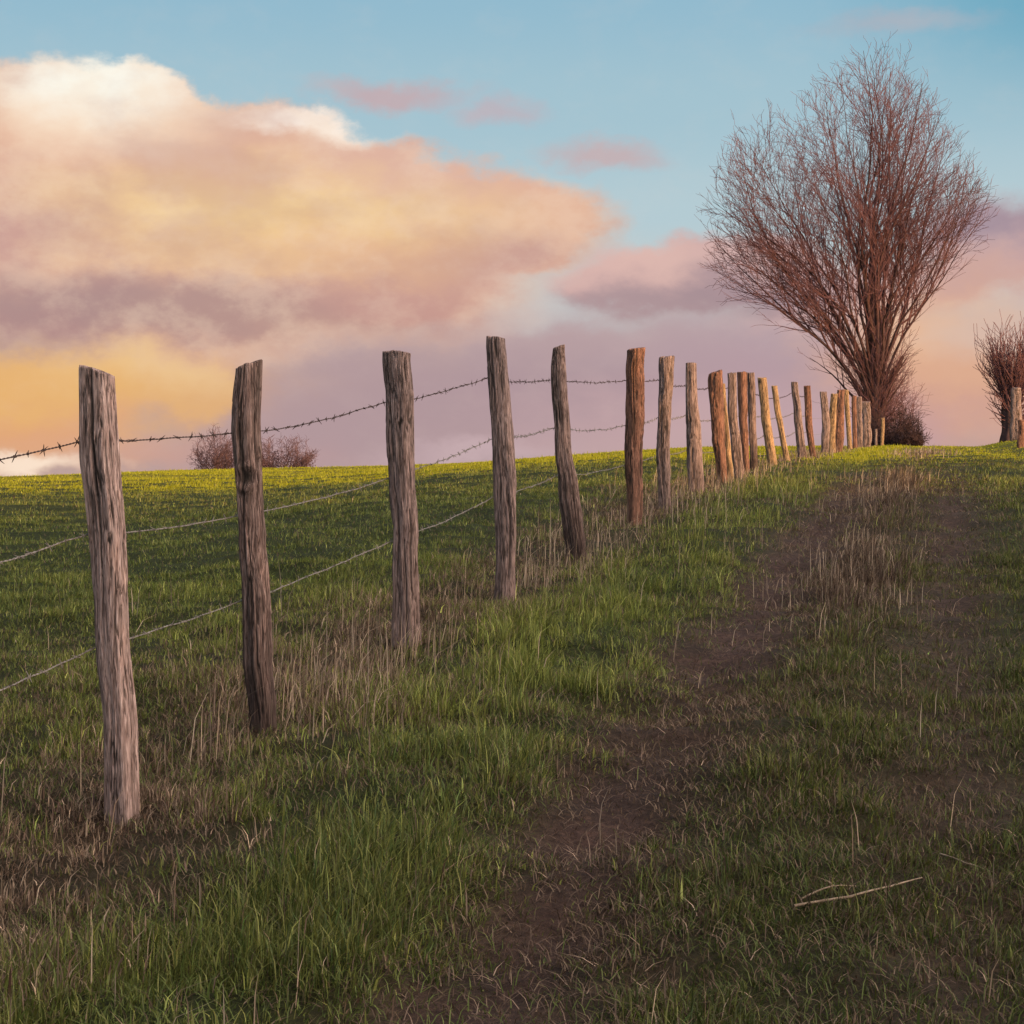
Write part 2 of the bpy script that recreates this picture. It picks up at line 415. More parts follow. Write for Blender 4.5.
bands = [(2.6, 6, 860, 17), (6, 9, 640, 16), (9, 14, 330, 15), (14, 24, 130, 11), (24, 45, 62, 9), (45, 75, 24, 8), (75, 135, 9, 8)]
gP = []; gh = []; gw = []; ga = []; gl = []; gc = []; gtype = []
for (d0, d1, cd, nb) in bands:
    half = 0.245 * d1 + 1.3
    area = (d1 - d0) * 2 * half
    n = int(area * cd)
    y = RNG.uniform(d0, d1, n); x = RNG.uniform(-half, half, n)
    k = np.abs(x) < 0.245 * y + 1.2
    x = x[k]; y = y[k]
    dens, hg = zone(x - fence_x(y), x, y)
    k = RNG.random(len(x)) < dens
    x = x[k]; y = y[k]; hg = hg[k]
    n = len(x)
    # blades of each tuft
    m = n * nb
    ci = np.repeat(np.arange(n), nb)
    a = RNG.uniform(0, 2 * math.pi, m)
    spread = 0.045 if d1 < 15 else (0.09 if d1 < 46 else 0.22)
    r = np.sqrt(RNG.random(m)) * spread
    bx = x[ci] + np.cos(a) * r; by = y[ci] + np.sin(a) * r
    bz = terrain(bx, by) - 0.006
    hh = hg[ci] * np.exp(RNG.normal(0, 0.28, m)) * np.repeat(np.exp(RNG.normal(0, 0.18, n)), nb)
    ww = np.maximum(0.0029 * np.exp(RNG.normal(0, 0.38, m)), by / F * 0.56)
    wind = 0.35
    lx = np.cos(a) * r / spread * 0.75 + wind * 0.8 + RNG.normal(0, 0.45, m); ly = np.sin(a) * r / spread * 0.75 - wind * 0.5 + RNG.normal(0, 0.45, m)
    trk = sstep(1.1, 1.35, bx - fence_x(by)); az = np.arctan2(ly, lx); le = np.clip(np.hypot(lx, ly) * (0.90 + 0.25 * trk), 0.05, 0.975)
    o = bx - fence_x(by)
    dr = dryness(o, bx, by)
    clumpdry = RNG.random(n)[ci] * 0.6 + RNG.random(m) * 0.4
    isdry = clumpdry < dr * 1.02
    hue = fbm(bx * 0.7, by * 0.5, seed=71, oct=3)
    gA = np.array([0.116, 0.148, 0.032]); gB = np.array([0.205, 0.200, 0.054]); gC = np.array([0.054, 0.088, 0.024])
    hv = np.clip((hue - 0.3) / 0.4, 0, 1)[:, None]
    cg = gC * (1 - hv) + gA * hv
    mixb = RNG.random(m)[:, None] * 0.8
    cg = cg * (1 - mixb) + gB * mixb
    vignette = (1 - 0.40 * sstep(1.1, 2.2, o) * sstep(26, 12, by))[:, None]  # vignette-like dark lower right corner painted into the grass colour
    cg = cg * vignette * (0.80 + 0.20 * sstep(5.0, 8.5, by))[:, None]
    lit_band = sstep(27, 37, by)[:, None]
    cg = cg * (1 - lit_band * 0.75) + np.array([0.33, 0.33, 0.016]) * lit_band * 0.75  # sunlit yellow of the far band put into the blade colour
    dA = np.array([0.20, 0.145, 0.098]); dB = np.array([0.37, 0.285, 0.195]); dC = np.array([0.085, 0.050, 0.036])
    t = RNG.random(m)[:, None]
    cd_ = np.where(t < 0.7, dC + (dA - dC) * t / 0.7, dA + (dB - dA) * ((t - 0.7) / 0.3) ** 2)
    cd_ = cd_ * (1 - 0.50 * trk * sstep(40, 20, by))[:, None]  # dark lower right corner painted into the track's dead blades too
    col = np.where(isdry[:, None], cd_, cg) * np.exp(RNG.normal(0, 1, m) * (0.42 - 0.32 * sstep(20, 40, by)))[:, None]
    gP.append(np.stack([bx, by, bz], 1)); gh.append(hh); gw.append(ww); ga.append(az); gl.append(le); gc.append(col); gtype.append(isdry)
gP = np.concatenate(gP); gh = np.concatenate(gh); gw = np.concatenate(gw); ga = np.concatenate(ga); gl = np.concatenate(gl); gc = np.concatenate(gc); gtype = np.concatenate(gtype)
og = gP[:, 0] - fence_x(gP[:, 1])
fld = (og < -0.75)
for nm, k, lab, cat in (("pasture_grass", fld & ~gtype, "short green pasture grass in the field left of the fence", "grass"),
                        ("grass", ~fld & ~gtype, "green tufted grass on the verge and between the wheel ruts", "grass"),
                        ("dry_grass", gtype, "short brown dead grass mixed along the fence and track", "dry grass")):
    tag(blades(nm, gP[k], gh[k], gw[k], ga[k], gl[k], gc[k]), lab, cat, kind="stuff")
NB = len(gP)

# low matted thatch between the tufts: bent, trodden and half dead blades
tP = []; tw_ = []; tc_ = []; th_ = []
for (d0, d1, dn) in ((2.6, 6, 5600), (6, 9, 4200), (9, 14, 2000), (14, 24, 700), (24, 34, 220)):
    half = 0.245 * d1 + 1.2
    n = int((d1 - d0) * 2 * half * dn); y = RNG.uniform(d0, d1, n); x = RNG.uniform(-half, half, n)
    o = x - fence_x(y); k = np.abs(x) < 0.245 * y + 1.1
    r1, r2 = rut_mask(o, x, y); k &= RNG.random(n) < (1 - 0.80 * np.maximum(r1, r2 * 0.9)) * (0.35 + 0.65 * sstep(0.30, 0.48, fbm(x * 1.7 + 5, y * 1.3, seed=83, oct=4)))
    x = x[k]; y = y[k]; o = o[k]; n = len(x)
    dead = RNG.random(n) < np.clip(0.13 + 0.75 * dryness(o, x, y) + 0.38 * sstep(0.50, 0.66, fbm(x * 0.9 + 3, y * 0.7, seed=85, oct=4)) * sstep(-1.4, -0.8, o), 0, 0.95)
    cg = np.array([0.082, 0.108, 0.027]) * RNG.uniform(0.55, 1.6, (n, 1)) * (1 - 0.3 * sstep(1.2, 2.2, o))[:, None]; t = RNG.random((n, 1)) ** 2.2
    cb = np.array([0.070, 0.046, 0.031]) * (1 - t) + np.array([0.21, 0.155, 0.10]) * t
    tP.append(np.stack([x, y, terrain(x, y) + 0.002], 1)); tw_.append(np.maximum(0.0029, y / F * 0.6)); tc_.append(np.where(dead[:, None], cb, cg)); th_.append(RNG.uniform(0.025, 0.075, n) * np.where(o < -0.8, 0.75, 1))
tP = np.concatenate(tP); n = len(tP)
tag(blades("matted_grass", tP, np.concatenate(th_), np.concatenate(tw_), RNG.uniform(0, 6.28, n), np.clip(RNG.normal(0.86, 0.12, n), 0.4, 0.985), np.concatenate(tc_)), "low matted half dead grass covering the ground between the tufts", "grass", kind="stuff")

# long pale straws that stand along the foot of the fence, in the middle strip and here and there on the verge
sP = []; sh = []; sw = []; sl = []
for (n, d0, d1, om, os_, hm) in ((1300, 6.2, 26, -0.10, 0.30, 0.165), (760, 7.2, 14, 0.0, 0.25, 0.20), (500, 10, 15.5, 1.9, 0.2, 0.12), (420, 17, 25, 1.80, 0.2, 0.125),
                                 (420, 37, 46, 1.9, 0.35, 0.10), (500, 26, 46, -0.1, 0.35, 0.12), (200, 4.3, 9, 0.5, 0.45, 0.13), (200, 5, 12, -1.8, 0.8, 0.15), (90, 4.4, 9, 2.6, 0.8, 0.13), (260, 9, 26, 0.8, 0.4, 0.15)):
    y = RNG.uniform(d0, d1, n); o = RNG.normal(om, os_, n); x = o + fence_x(y)
    k = (fbm(x * 1.6, y * 1.1, seed=91, oct=3) > 0.40)
    x = x[k]; y = y[k]
    sP.append(np.stack([x, y, terrain(x, y) - 0.01], 1)); m = len(x)
    sh.append(hm * np.exp(RNG.normal(0, 0.35, m))); sw.append(np.maximum(0.0034, y / F * 0.55)); sl.append(np.abs(RNG.normal(0.36, 0.34, m)))
sP = np.concatenate(sP); sh = np.concatenate(sh); sw = np.concatenate(sw); sl = np.clip(np.concatenate(sl), 0.02, 0.9); m = len(sP)
t = RNG.random(m)[:, None]
scol = np.array([0.13, 0.085, 0.06]) * (1 - t) + np.array([0.46, 0.36, 0.255]) * t ** 1.2
tag(blades("tall_dry_grass", sP, sh, sw, RNG.uniform(-1.9, 1.9, m), sl, scol), "tall pale straw stems standing along the foot of the fence and mid track", "dry grass", kind="stuff")

# straw litter lying flat in the ruts
n = 17000
y = 3.4 + 22 * RNG.random(n) ** 1.4; o = np.where(RNG.random(n) < 0.55, RNG.normal(1.46, 0.30, n), RNG.normal(2.4, 0.5, n)); x = o + fence_x(y)
P = np.stack([x, y, terrain(x, y) + 0.006], 1)
t = RNG.random(n)[:, None] ** 3.5
lcol = np.array([0.080, 0.052, 0.038]) * (1 - t) + np.array([0.27, 0.20, 0.14]) * t
lcol = lcol * np.exp(RNG.normal(0, 0.3, n))[:, None]
tag(blades("straw_litter", P, RNG.uniform(0.03, 0.11, n), np.maximum(0.003, y / F * 0.5), RNG.uniform(0, 6.28, n), RNG.uniform(0.93, 0.99, n), lcol), "broken straw lying flat in the bare wheel ruts", "straw", kind="stuff")


# ------------------------------------------------------------------ fence posts
def wx(px, D): return (px - 512.0) / F * D
def wz(py, D): return (512.0 - py) / F * D


def post_depth(px): return 5412.0 / (952.0 - px)


def make_post(label, path, wood, D=None, sq=3.0, rough=1.0, slant=0.0, seed=0, roll=0.3, depth_ratio=1.0, na=72, nz=150, knot=None, ragged=0.9, lean_y=0.0, group="weathered posts of the wire fence"):
    """path: rows (px, py, width px) from the top down to the foot"""
    path = np.array(path, float)
    pb = path[-1]
    if D is None: D = post_depth(pb[0])
    x0 = wx(pb[0], D); z0 = base_z(x0, D)
    xs = wx(path[:, 0], D) - x0; zs = wz(path[:, 1], D) - z0; ws = path[:, 2] / F * D
    zs[-1] = 0.0
    order = np.argsort(zs); xs = xs[order]; zs = zs[order]; ws = ws[order]
    ztop = zs[-1]
    zz = np.concatenate([np.linspace(-0.16, ztop, nz)])
    # smooth interpolation of the centre line
    fine = np.linspace(zs[0], ztop, 200)
    k = np.hanning(25); k /= k.sum()
    def sm(v):
        a = np.interp(fine, zs, v); return np.convolve(np.pad(a, 12, mode='edge'), k, mode='valid')
    cxl = np.interp(zz, fine, sm(xs)); wl = np.interp(zz, fine, sm(ws))
    th = np.arange(na) * 2 * math.pi / na
    c = np.cos(th + roll); s = np.sin(th + roll)
    rs = 1.0 / (np.abs(c) ** sq + np.abs(s) ** sq) ** (1 / sq)
    rs = rs / np.max(np.abs(rs * np.cos(th)))
    TH, ZG = np.meshgrid(th, zz)
    cyl = np.array([np.cos(TH), np.sin(TH)])
    # split-wood relief: long ridges and cracks that run with the grain
    tw = 0.35 * np.sin(ZG * 1.7 + seed)
    g1 = vn(np.cos(TH + tw) * 3.2 + seed, np.sin(TH + tw) * 3.2 + 7, ZG * 2.8, seed=seed)
    g2 = vn(np.cos(TH + tw) * 8 + seed, np.sin(TH + tw) * 8 + 7, ZG * 6.5, seed=seed + 1)
    g3 = vn(np.cos(TH) * 17 + seed, np.sin(TH) * 17 + 3, ZG * 15.0, seed=seed + 2)
    big = vn(np.cos(TH) * 1.3 + 3 * seed, np.sin(TH) * 1.3, ZG * 4.6, seed=seed + 3)
    crack = sstep(0.10, 0.0, np.abs(g2 - 0.5)) * sstep(0.42, 0.62, vn(np.cos(TH) * 2 + 5, np.sin(TH) * 2 + seed, ZG * 1.9, seed=seed + 4))
    rel = 1 + rough * (0.16 * (g1 - 0.5) + 0.10 * (g2 - 0.5) + 0.07 * (g3 - 0.5) + 0.30 * (big - 0.5)) - 0.13 * rough * crack
    dark = crack * 0.95 + 0.45 * sstep(0.45, 0.25, g2) * min(rough, 1.2) + 0.35 * sstep(0.40, 0.2, g3)
    rs_ = np.random.default_rng(seed + 500)
    for q_ in range(4):
        th0 = -math.pi / 2 + rs_.uniform(-1.25, 1.25); za = rs_.uniform(-0.1, 0.75) * ztop; zb = za + rs_.uniform(0.18, 0.55) * ztop
        if q_ == 0: zb = ztop + 0.1; za = ztop * rs_.uniform(0.55, 0.8)
        tc_ = th0 + 0.30 * (vn(ZG * 3.5 + q_, ZG * 0 + seed, seed=seed + 30) - 0.5) + 0.10 * (vn(ZG * 14 + q_, ZG * 0 + seed, seed=seed + 31) - 0.5)
        wd_ = (0.045 + 0.05 * vn(ZG * 9, ZG * 0 + q_, seed=seed + 33)) * sstep(za, za + 0.08, ZG) * sstep(zb, zb - 0.08, ZG) + 1e-4
        gv = np.exp(-(np.angle(np.exp(1j * (TH - tc_))) / wd_) ** 2)
        rel = rel - 0.20 * min(rough, 1.0) * gv
        dark = np.maximum(dark, gv * 0.97)
    if knot is not None:
        kz, ka, kr = knot
        dd = np.hypot((ZG - kz) / kr, np.angle(np.exp(1j * (TH - ka))) * 0.55 * ws.mean() / kr)
        rel = rel + 0.16 * np.exp(-((dd - 1.25) / 0.45) ** 2) - 0.22 * np.exp(-(dd / 0.75) ** 2)
        dark = np.maximum(dark, np.exp(-(dd / 0.9) ** 4))
    cxl = cxl + wl.mean() * 0.22 * rough * (fbm(zz * 3.6 + seed, zz * 0 + seed, seed=seed + 21, oct=3) - 0.5)
    half = wl[:, None] / 2
    R = rs[None, :] * rel
    X = cxl[:, None] + half * R * np.cos(TH); Y = half * depth_ratio * R * np.sin(TH) + lean_y * ZG
    Zt = ZG.copy()
    # ragged slanted top
    e = sstep(ztop - 0.10, ztop, ZG)
    rag = (slant * np.cos(TH) * 0.5 + ragged * 0.22 * (vn(np.cos(TH) * 3 + seed, np.sin(TH) * 3, seed=seed + 9) - 0.6)) * half * 2
    Zt = Zt + e * rag
    verts = [np.stack([X, Y, Zt], -1).reshape(-1, 3)]
    m = len(zz)
    i = np.arange(m - 1)[:, None] * na; j = np.arange(na)[None, :]; j2 = (j + 1) % na
    quads = [np.stack([i + j, i + j2, i + na + j2, i + na + j], -1).reshape(-1, 4)]
    colr = [dark.reshape(-1)]
    last = (m - 1) * na; n = m * na
    cxt = X[-1].mean(); cyt = Y[-1].mean()
    for q, f in enumerate((0.93, 0.72, 0.45, 0.18)):
        zr = Zt[-1].mean() + (Zt[-1] - Zt[-1].mean()) * f + half[-1, 0] * (0.03 + 0.10 * (1 - f)) * (0.3 if q == 0 else 1) + 0.06 * half[-1, 0] * (vn(np.cos(th) * 6 * f, np.sin(th) * 6 * f + seed, seed=seed + 12) - 0.5)
        verts.append(np.stack([cxt + (X[-1] - cxt) * f, cyt + (Y[-1] - cyt) * f, zr], -1))
        quads.append(np.stack([last + j[0], last + j2[0], n + j2[0], n + j[0]], -1))
        colr.append(0.5 * sstep(0.5, 0.7, vn(np.cos(th) * 8 * f, np.sin(th) * 8 * f, seed=seed + 14)))
        last = n; n += na
    v = np.concatenate(verts); qd = np.concatenate(quads)
    cap = np.arange(last, last + na)
    loops = np.concatenate([qd.reshape(-1), cap]); starts = np.concatenate([np.arange(len(qd)) * 4, [len(qd) * 4]])
    cc = np.concatenate(colr); cols = np.stack([cc, cc, cc], 1)
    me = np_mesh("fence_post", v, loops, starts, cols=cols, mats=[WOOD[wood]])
    ob = link("fence_post", me, loc=(x0, D, z0))
    tag(ob, label, "fence post", group)
    pr = np.array(path, float)
    return dict(D=D, x0=x0, py=pr[:, 1], px=pr[:, 0], w=pr[:, 2])


POSTS = [
    dict(label="nearest thick pale pinkish post leaning left, first from the left", path=[(98, 371, 33), (99, 430, 36), (104, 520, 36), (113, 620, 33), (120, 720, 32), (121, 818, 33)], wood='pink', sq=4.5, slant=-0.3, seed=3, roll=0.35, rough=0.75, ragged=0.6, na=110, nz=260),
    dict(label="second post from the left with a dark knot halfway and a blackened rough foot", path=[(249, 365, 24), (248, 420, 26), (247, 480, 27), (251, 560, 26), (257, 650, 27), (261, 728, 25)], wood='bark', sq=2.6, slant=0.3, seed=8, roll=0.8, rough=1.25, ragged=1.2, knot=(0.90, -1.65, 0.034), na=110, nz=240),
    dict(label="third post from the left, straight and grey with a rounded flat top", path=[(398, 352, 29), (400, 420, 28), (403, 500, 26), (406, 580, 26), (408, 642, 28)], wood='grey', sq=3.5, slant=0.0, seed=12, roll=0.5, rough=0.8, ragged=0.5, na=96, nz=220),
    dict(label="fourth post from the left, tallest, slim with pale peeled lower half", path=[(496, 338, 19), (500, 410, 20), (505, 480, 22), (506, 540, 21), (504, 600, 21)], wood='grey', sq=3.0, slant=-0.1, seed=19, roll=0.2, rough=0.95, ragged=0.7, na=84),
    dict(label="fifth post from the left, crooked and wavy with a narrow notched top", path=[(560, 346, 12), (559, 375, 17), (561, 425, 16), (563, 460, 18), (570, 500, 20), (577, 554, 19)], wood='bark', sq=2.4, slant=0.3, seed=23, roll=0.4, rough=1.2, ragged=0.8, na=84),
    dict(label="sixth post from the left, square reddish brown split timber", path=[(635, 349, 19), (635, 400, 19), (634, 460, 18), (634, 521, 14)], wood='brown', sq=5.0, slant=0.1, seed=27, roll=1.05, rough=1.0, ragged=0.4),
    dict(label="seventh post from the left, dark grey, wider at its flat top", path=[(666, 357, 16), (665, 400, 14), (664, 450, 14), (666, 502, 12)], wood='grey', sq=3.0, slant=0.15, seed=31, roll=0.3, rough=0.9),
    dict(label="eighth post from the left, grey and bottle shaped with a narrow rounded top", path=[(691, 363, 11), (692, 405, 12), (695, 450, 16), (697, 496, 15)], wood='grey', sq=2.6, slant=0.0, seed=35, roll=0.3, rough=0.7, ragged=0.2),
    dict(label="ninth post from the left, thick brown, leaning left, dark split foot", path=[(716, 372, 14), (717, 410, 15), (720, 450, 12), (723, 488, 10)], wood='brown', sq=2.6, slant=0.25, seed=39, roll=0.6, rough=1.0),
    dict(label="thin lit sliver of post half hidden behind the thick ninth post", path=[(722, 384, 7), (726, 430, 6), (731, 472, 6)], wood='tan', D=25.0, sq=2.6, seed=43, rough=1.0),
    dict(label="grey post with one lit edge, first of the tight cluster of three", path=[(732, 373, 9), (733, 420, 9), (737, 455, 11), (741, 470, 10)], wood='grey', D=25.7, sq=3.0, seed=47, rough=0.9),
    dict(label="orange brown post, middle of the tight cluster of three", path=[(742, 372, 10), (743, 420, 9), (746, 472, 8)], wood='brown', D=26.9, sq=3.5, seed=51, rough=0.6, roll=0.9),
    dict(label="dark slim post, last of the tight cluster of three", path=[(751, 373, 8), (752, 420, 8), (754, 474, 8)], wood='bark', D=27.9, sq=2.6, seed=55, rough=0.9),
    dict(label="smooth orange lit post leaning left, just right of the tight cluster", path=[(762, 378, 9), (766, 420, 9), (773, 469, 10)], wood='tan', sq=2.3, seed=59, rough=0.45),
    dict(label="thin yellowish post leaning left, alone between two wider gaps", path=[(774, 386, 6), (780, 425, 6), (788, 463, 7)], wood='tan', sq=2.3, seed=63, rough=0.6),
    dict(label="dark topped post with a lit foot, left one of a leaning pair", path=[(795, 382, 7), (798, 420, 8), (803, 462, 9)], wood='grey', sq=2.6, seed=67, rough=0.9),
    dict(label="brown slim post, right one of a leaning pair", path=[(807, 386, 7), (809, 425, 7), (813, 460, 6)], wood='brown', sq=2.6, seed=71, rough=0.8),
    dict(label="grey topped tilted post with bent lit foot, left end of the far row", path=[(823, 392, 7), (826, 425, 8), (825, 459, 8)], wood='grey', sq=2.6, seed=75, rough=0.9),
    dict(label="pale orange post close behind the grey tilted one in the far row", path=[(834, 394, 7), (832, 425, 7), (832, 458, 7)], wood='tan', sq=2.6, seed=79, rough=0.7),
    dict(label="widest orange brown post in the middle of the far row", path=[(841, 390, 8), (840, 425, 9), (838, 456, 9)], wood='brown', D=47.8, sq=2.8, seed=83, rough=0.8),
    dict(label="bright yellow slim post in the far row, brightest of all", path=[(846, 390, 5), (848, 420, 5), (850, 450, 5)], wood='tan', sq=2.3, seed=87, rough=0.4),
    dict(label="narrow brown post right of the bright yellow one in the far row", path=[(854, 396, 5), (855, 448, 5)], wood='brown', sq=2.6, seed=91, rough=0.7),
    dict(label="narrow grey post beside the tree, second last before the stout grey one", path=[(859, 397, 6), (860, 447, 6)], wood='grey', D=58.5, sq=2.6, seed=95, rough=0.7),
    dict(label="stout grey post right in front of the bare tree trunk", path=[(866, 402, 9), (867, 447, 9)], wood='grey', D=63, sq=3.0, seed=99, rough=0.8),
    dict(label="very thin short stake in front of the tree foot", path=[(876, 429, 2.6), (876, 447, 2.8)], wood='grey', D=70, sq=2.6, seed=103, rough=0.5),
    dict(label="thin orange lit stake at the right of the tree trunk, last of the fence", path=[(883, 418, 3.6), (882, 447, 3.4)], wood='tan', D=72, sq=2.6, seed=107, rough=0.5),
]
placed = []
for p in POSTS:
    p = dict(p); lab = p.pop('label'); pth = p.pop('path'); wd = p.pop('wood')
    if 'na' not in p: p['na'] = 56
    if 'nz' not in p: p['nz'] = 110
    placed.append(make_post(lab, pth, wd, **p))
make_post("stout grey post standing in front of the pollard trunk", [(1016, 388, 10), (1016, 415, 11), (1016, 444, 12)], 'grey', D=63, sq=2.8, seed=131, rough=0.9, na=48, nz=70, group="posts right of the track")
make_post("short reddish post at the right edge in front of the pollard", [(1022, 420, 8), (1021, 440, 8), (1021, 457, 8)], 'brown', D=47, sq=2.6, seed=120, rough=0.9, na=48, nz=70, group="posts right of the track")

# ------------------------------------------------------------------ barbed wire: three strands, stapled to the field side
WY = {  # pixel rows of each strand at the posts with these depths
    'top': [(6.51, 441), (7.83, 433), (9.95, 402), (12.1, 377), (14.4, 380), (17.0, 380), (18.9, 380), (21.2, 386), (23.6, 388), (27.3, 388), (30.2, 395), (33, 398), (36.3, 393), (38.7, 396), (42.6, 403), (53, 405), (63, 412)],
    'middle': [(6.51, 535), (7.83, 516), (9.95, 477), (12.1, 438), (14.4, 428), (17.0, 426), (18.9, 418), (21.2, 415), (23.6, 421), (27.3, 415), (30.2, 416), (33, 418), (36.3, 413), (38.7, 416), (42.6, 418), (53, 420), (63, 424)],
    'bottom': [(6.51, 646), (7.83, 602), (9.95, 541), (12.1, 497), (14.4, 476), (17.0, 465), (18.9, 455), (21.2, 450), (23.6, 452), (27.3, 440), (30.2, 436), (33, 437), (36.3, 432), (38.7, 432), (42.6, 434), (53, 434), (63, 436)],
}
LBL = {'top': "topmost of the three barbed wire strands, dark against the sky",
       'middle': "middle of the three barbed wire strands",
       'bottom': "lowest of the three barbed wire strands, pale against the grass"}


def barb_mesh(seed, lng=0.019, r=0.0014):
    rr = random.Random(seed); T = Tubes()
    for k in range(2):
        a = rr.uniform(0, math.pi); b = rr.uniform(-0.5, 0.5)
        for sgn in (-1, 1):
            d = np.array([math.cos(a) * 0.35 + rr.uniform(-.2, .2), math.cos(a) * 0.8, math.sin(a)]) * sgn + np.array([0, b * 0.3, 0])
            d /= np.linalg.norm(d)
            T.add([d * 0.0, d * lng * 0.6, d * lng], [r * 1.2, r, r * 0.35], sides=4)
    # coil round the strand
    t = np.linspace(0, 4 * math.pi, 18)
    T.add(np.stack([0.0028 * np.cos(t), (t / (4 * math.pi) - 0.5) * 0.012, 0.0028 * np.sin(t)], 1), np.full(18, r), sides=4)
    return T


BARBS = []
for s_ in range(5):
    T = barb_mesh(s_); v = np.concatenate(T.v); q = np.concatenate(T.q)
    BARBS.append((v, q, [quad_mesh("barb", v, q, mats=[mw]) for mw in M_WIRES]))

for wi, key in enumerate(('top', 'middle', 'bottom')):
    pts = WY[key]
    pD = np.array([p[0] for p in pts]); pR = np.array([p[1] for p in pts])
    real = [q for q in placed if q['D'] < 64 and abs(q['D'] - 25.0) > 0.02]
    kD = np.array([2.5, 4.6] + [q['D'] for q in real]); kx = [0.0, 0.0]; kz = [0.0, 0.0]
    for q in real:
        row = np.interp(q['D'], pD, pR); dd = q['D']
        kz.append(wz(row, dd)); kx.append(wx(np.interp(row, q['py'], q['px']), dd) - np.interp(row, q['py'], q['w']) * 0.5 / F * dd * 0.98 - 0.004)
    kz = np.array(kz); kx = np.array(kx); kx[:2] = fence_x(kD[:2]) - 0.06
    g0 = kz[2] - (-0.9)
    kz[1] = -1.07 + g0 * 0.99; kz[0] = -1.28 + g0
    D = np.concatenate([np.arange(2.5, 26, 0.011), np.arange(26, 63, 0.05)])
    seg = np.clip(np.searchsorted(kD, D, side='right') - 1, 0, len(kD) - 2)
    t = (D - kD[seg]) / (kD[seg + 1] - kD[seg]); L = kD[seg + 1] - kD[seg]
    z = kz[seg] * (1 - t) + kz[seg + 1] * t - 4 * t * (1 - t) * 0.008 * L * (0.7 + 0.6 * vn(seg * 1.7, seg * 0 + wi, seed=5))
    z = z + 0.010 * (vn(D * 2.2, D * 0 + wi, seed=9) - 0.5) + 0.004 * (vn(D * 9, D * 0 + wi, seed=10) - 0.5)
    x = kx[seg] * (1 - t) + kx[seg + 1] * t + 4 * t * (1 - t) * 0.012 * (vn(D * 2.0, D * 0 + wi + 9, seed=12) - 0.5); y = D + 0.012
    C = np.stack([x, y, z], 1)
    T = Tubes(); ph = D / 0.055 * 2 * math.pi
    for k in (0, math.pi):
        offv = np.stack([np.cos(ph + k), 0 * ph, np.sin(ph + k)], 1) * 0.0014
        T.add(C + offv, np.full(len(D), 0.0014), sides=5)
    root = T.build("barbed_wire", M_WIRES[wi], loc=tuple(C[0]))
    tag(root, LBL[key], "barbed wire", "strands of barbed wire on the fence")
    # barbs
    bD = np.arange(5.3, 40, 0.116) + RNG.normal(0, 0.012, len(np.arange(5.3, 40, 0.116)))
    bx = np.interp(bD, D, C[:, 0]); by = np.interp(bD, D, C[:, 1]); bz = np.interp(bD, D, C[:, 2])
    rv = []; rq = []; nn = 0
    for k in range(len(bD)):
        b = BARBS[k % 5]; rot = random.uniform(0, 6.28); tilt = -0.2
        if k < 96:
            o = link("barb", b[2][wi], root); o.location = (bx[k] - C[0, 0], by[k] - C[0, 1], bz[k] - C[0, 2]); o.rotation_euler = (0, rot, tilt)
        else:
            c_, s_ = math.cos(rot), math.sin(rot)
            R = np.array([[c_, 0, s_], [0, 1, 0], [-s_, 0, c_]])
            rv.append(b[0] @ R.T + np.array([bx[k] - C[0, 0], by[k] - C[0, 1], bz[k] - C[0, 2]])); rq.append(b[1] + nn); nn += len(b[0])
    o = link("barb", quad_mesh("far_barbs", np.concatenate(rv), np.concatenate(rq), mats=[M_WIRES[wi]]), root); o["kind"] = "stuff"


# ------------------------------------------------------------------ trees
def vnorm(a):
    l = math.sqrt(a[0] * a[0] + a[1] * a[1] + a[2] * a[2]) + 1e-9
    return (a[0] / l, a[1] / l, a[2] / l)


class Grower:
    def __init__(self, seed, inside, up, min_r):
        self.r = random.Random(seed); self.inside = inside; self.up = up; self.min_r = min_r

    def path(self, p, d, length, step, wob, up, droop_tip=0.0):
        pts = [p]; n = max(2, int(length / step)); g = self.r.gauss
        for k in range(n):
            d = vnorm((d[0] + g(0, wob), d[1] + g(0, wob), d[2] + g(0, wob) + up))
            p = (p[0] + d[0] * step, p[1] + d[1] * step, p[2] + d[2] * step)
            if k > 1 and not self.inside(p): break
            pts.append(p)
        return pts

    def side(self, d, ang, bias=None):
        a = self.r.uniform(0, 2 * math.pi)
        ref = (0.3, 0.2, 0.93) if abs(d[2]) < 0.85 else (1, 0, 0)
        u = vnorm((d[1] * ref[2] - d[2] * ref[1], d[2] * ref[0] - d[0] * ref[2], d[0] * ref[1] - d[1] * ref[0]))
        v = (d[1] * u[2] - d[2] * u[1], d[2] * u[0] - d[0] * u[2], d[0] * u[1] - d[1] * u[0])
        c, s = math.cos(ang), math.sin(ang); ca, sa = math.cos(a), math.sin(a)
        return vnorm((d[0] * c + (u[0] * ca + v[0] * sa) * s, d[1] * c + (u[1] * ca + v[1] * sa) * s, d[2] * c + (u[2] * ca + v[2] * sa) * s))


def pdir(pts, k):
    a = pts[max(0, k - 1)]; b = pts[min(len(pts) - 1, k + 1)]
    return vnorm((b[0] - a[0], b[1] - a[1], b[2] - a[2]))


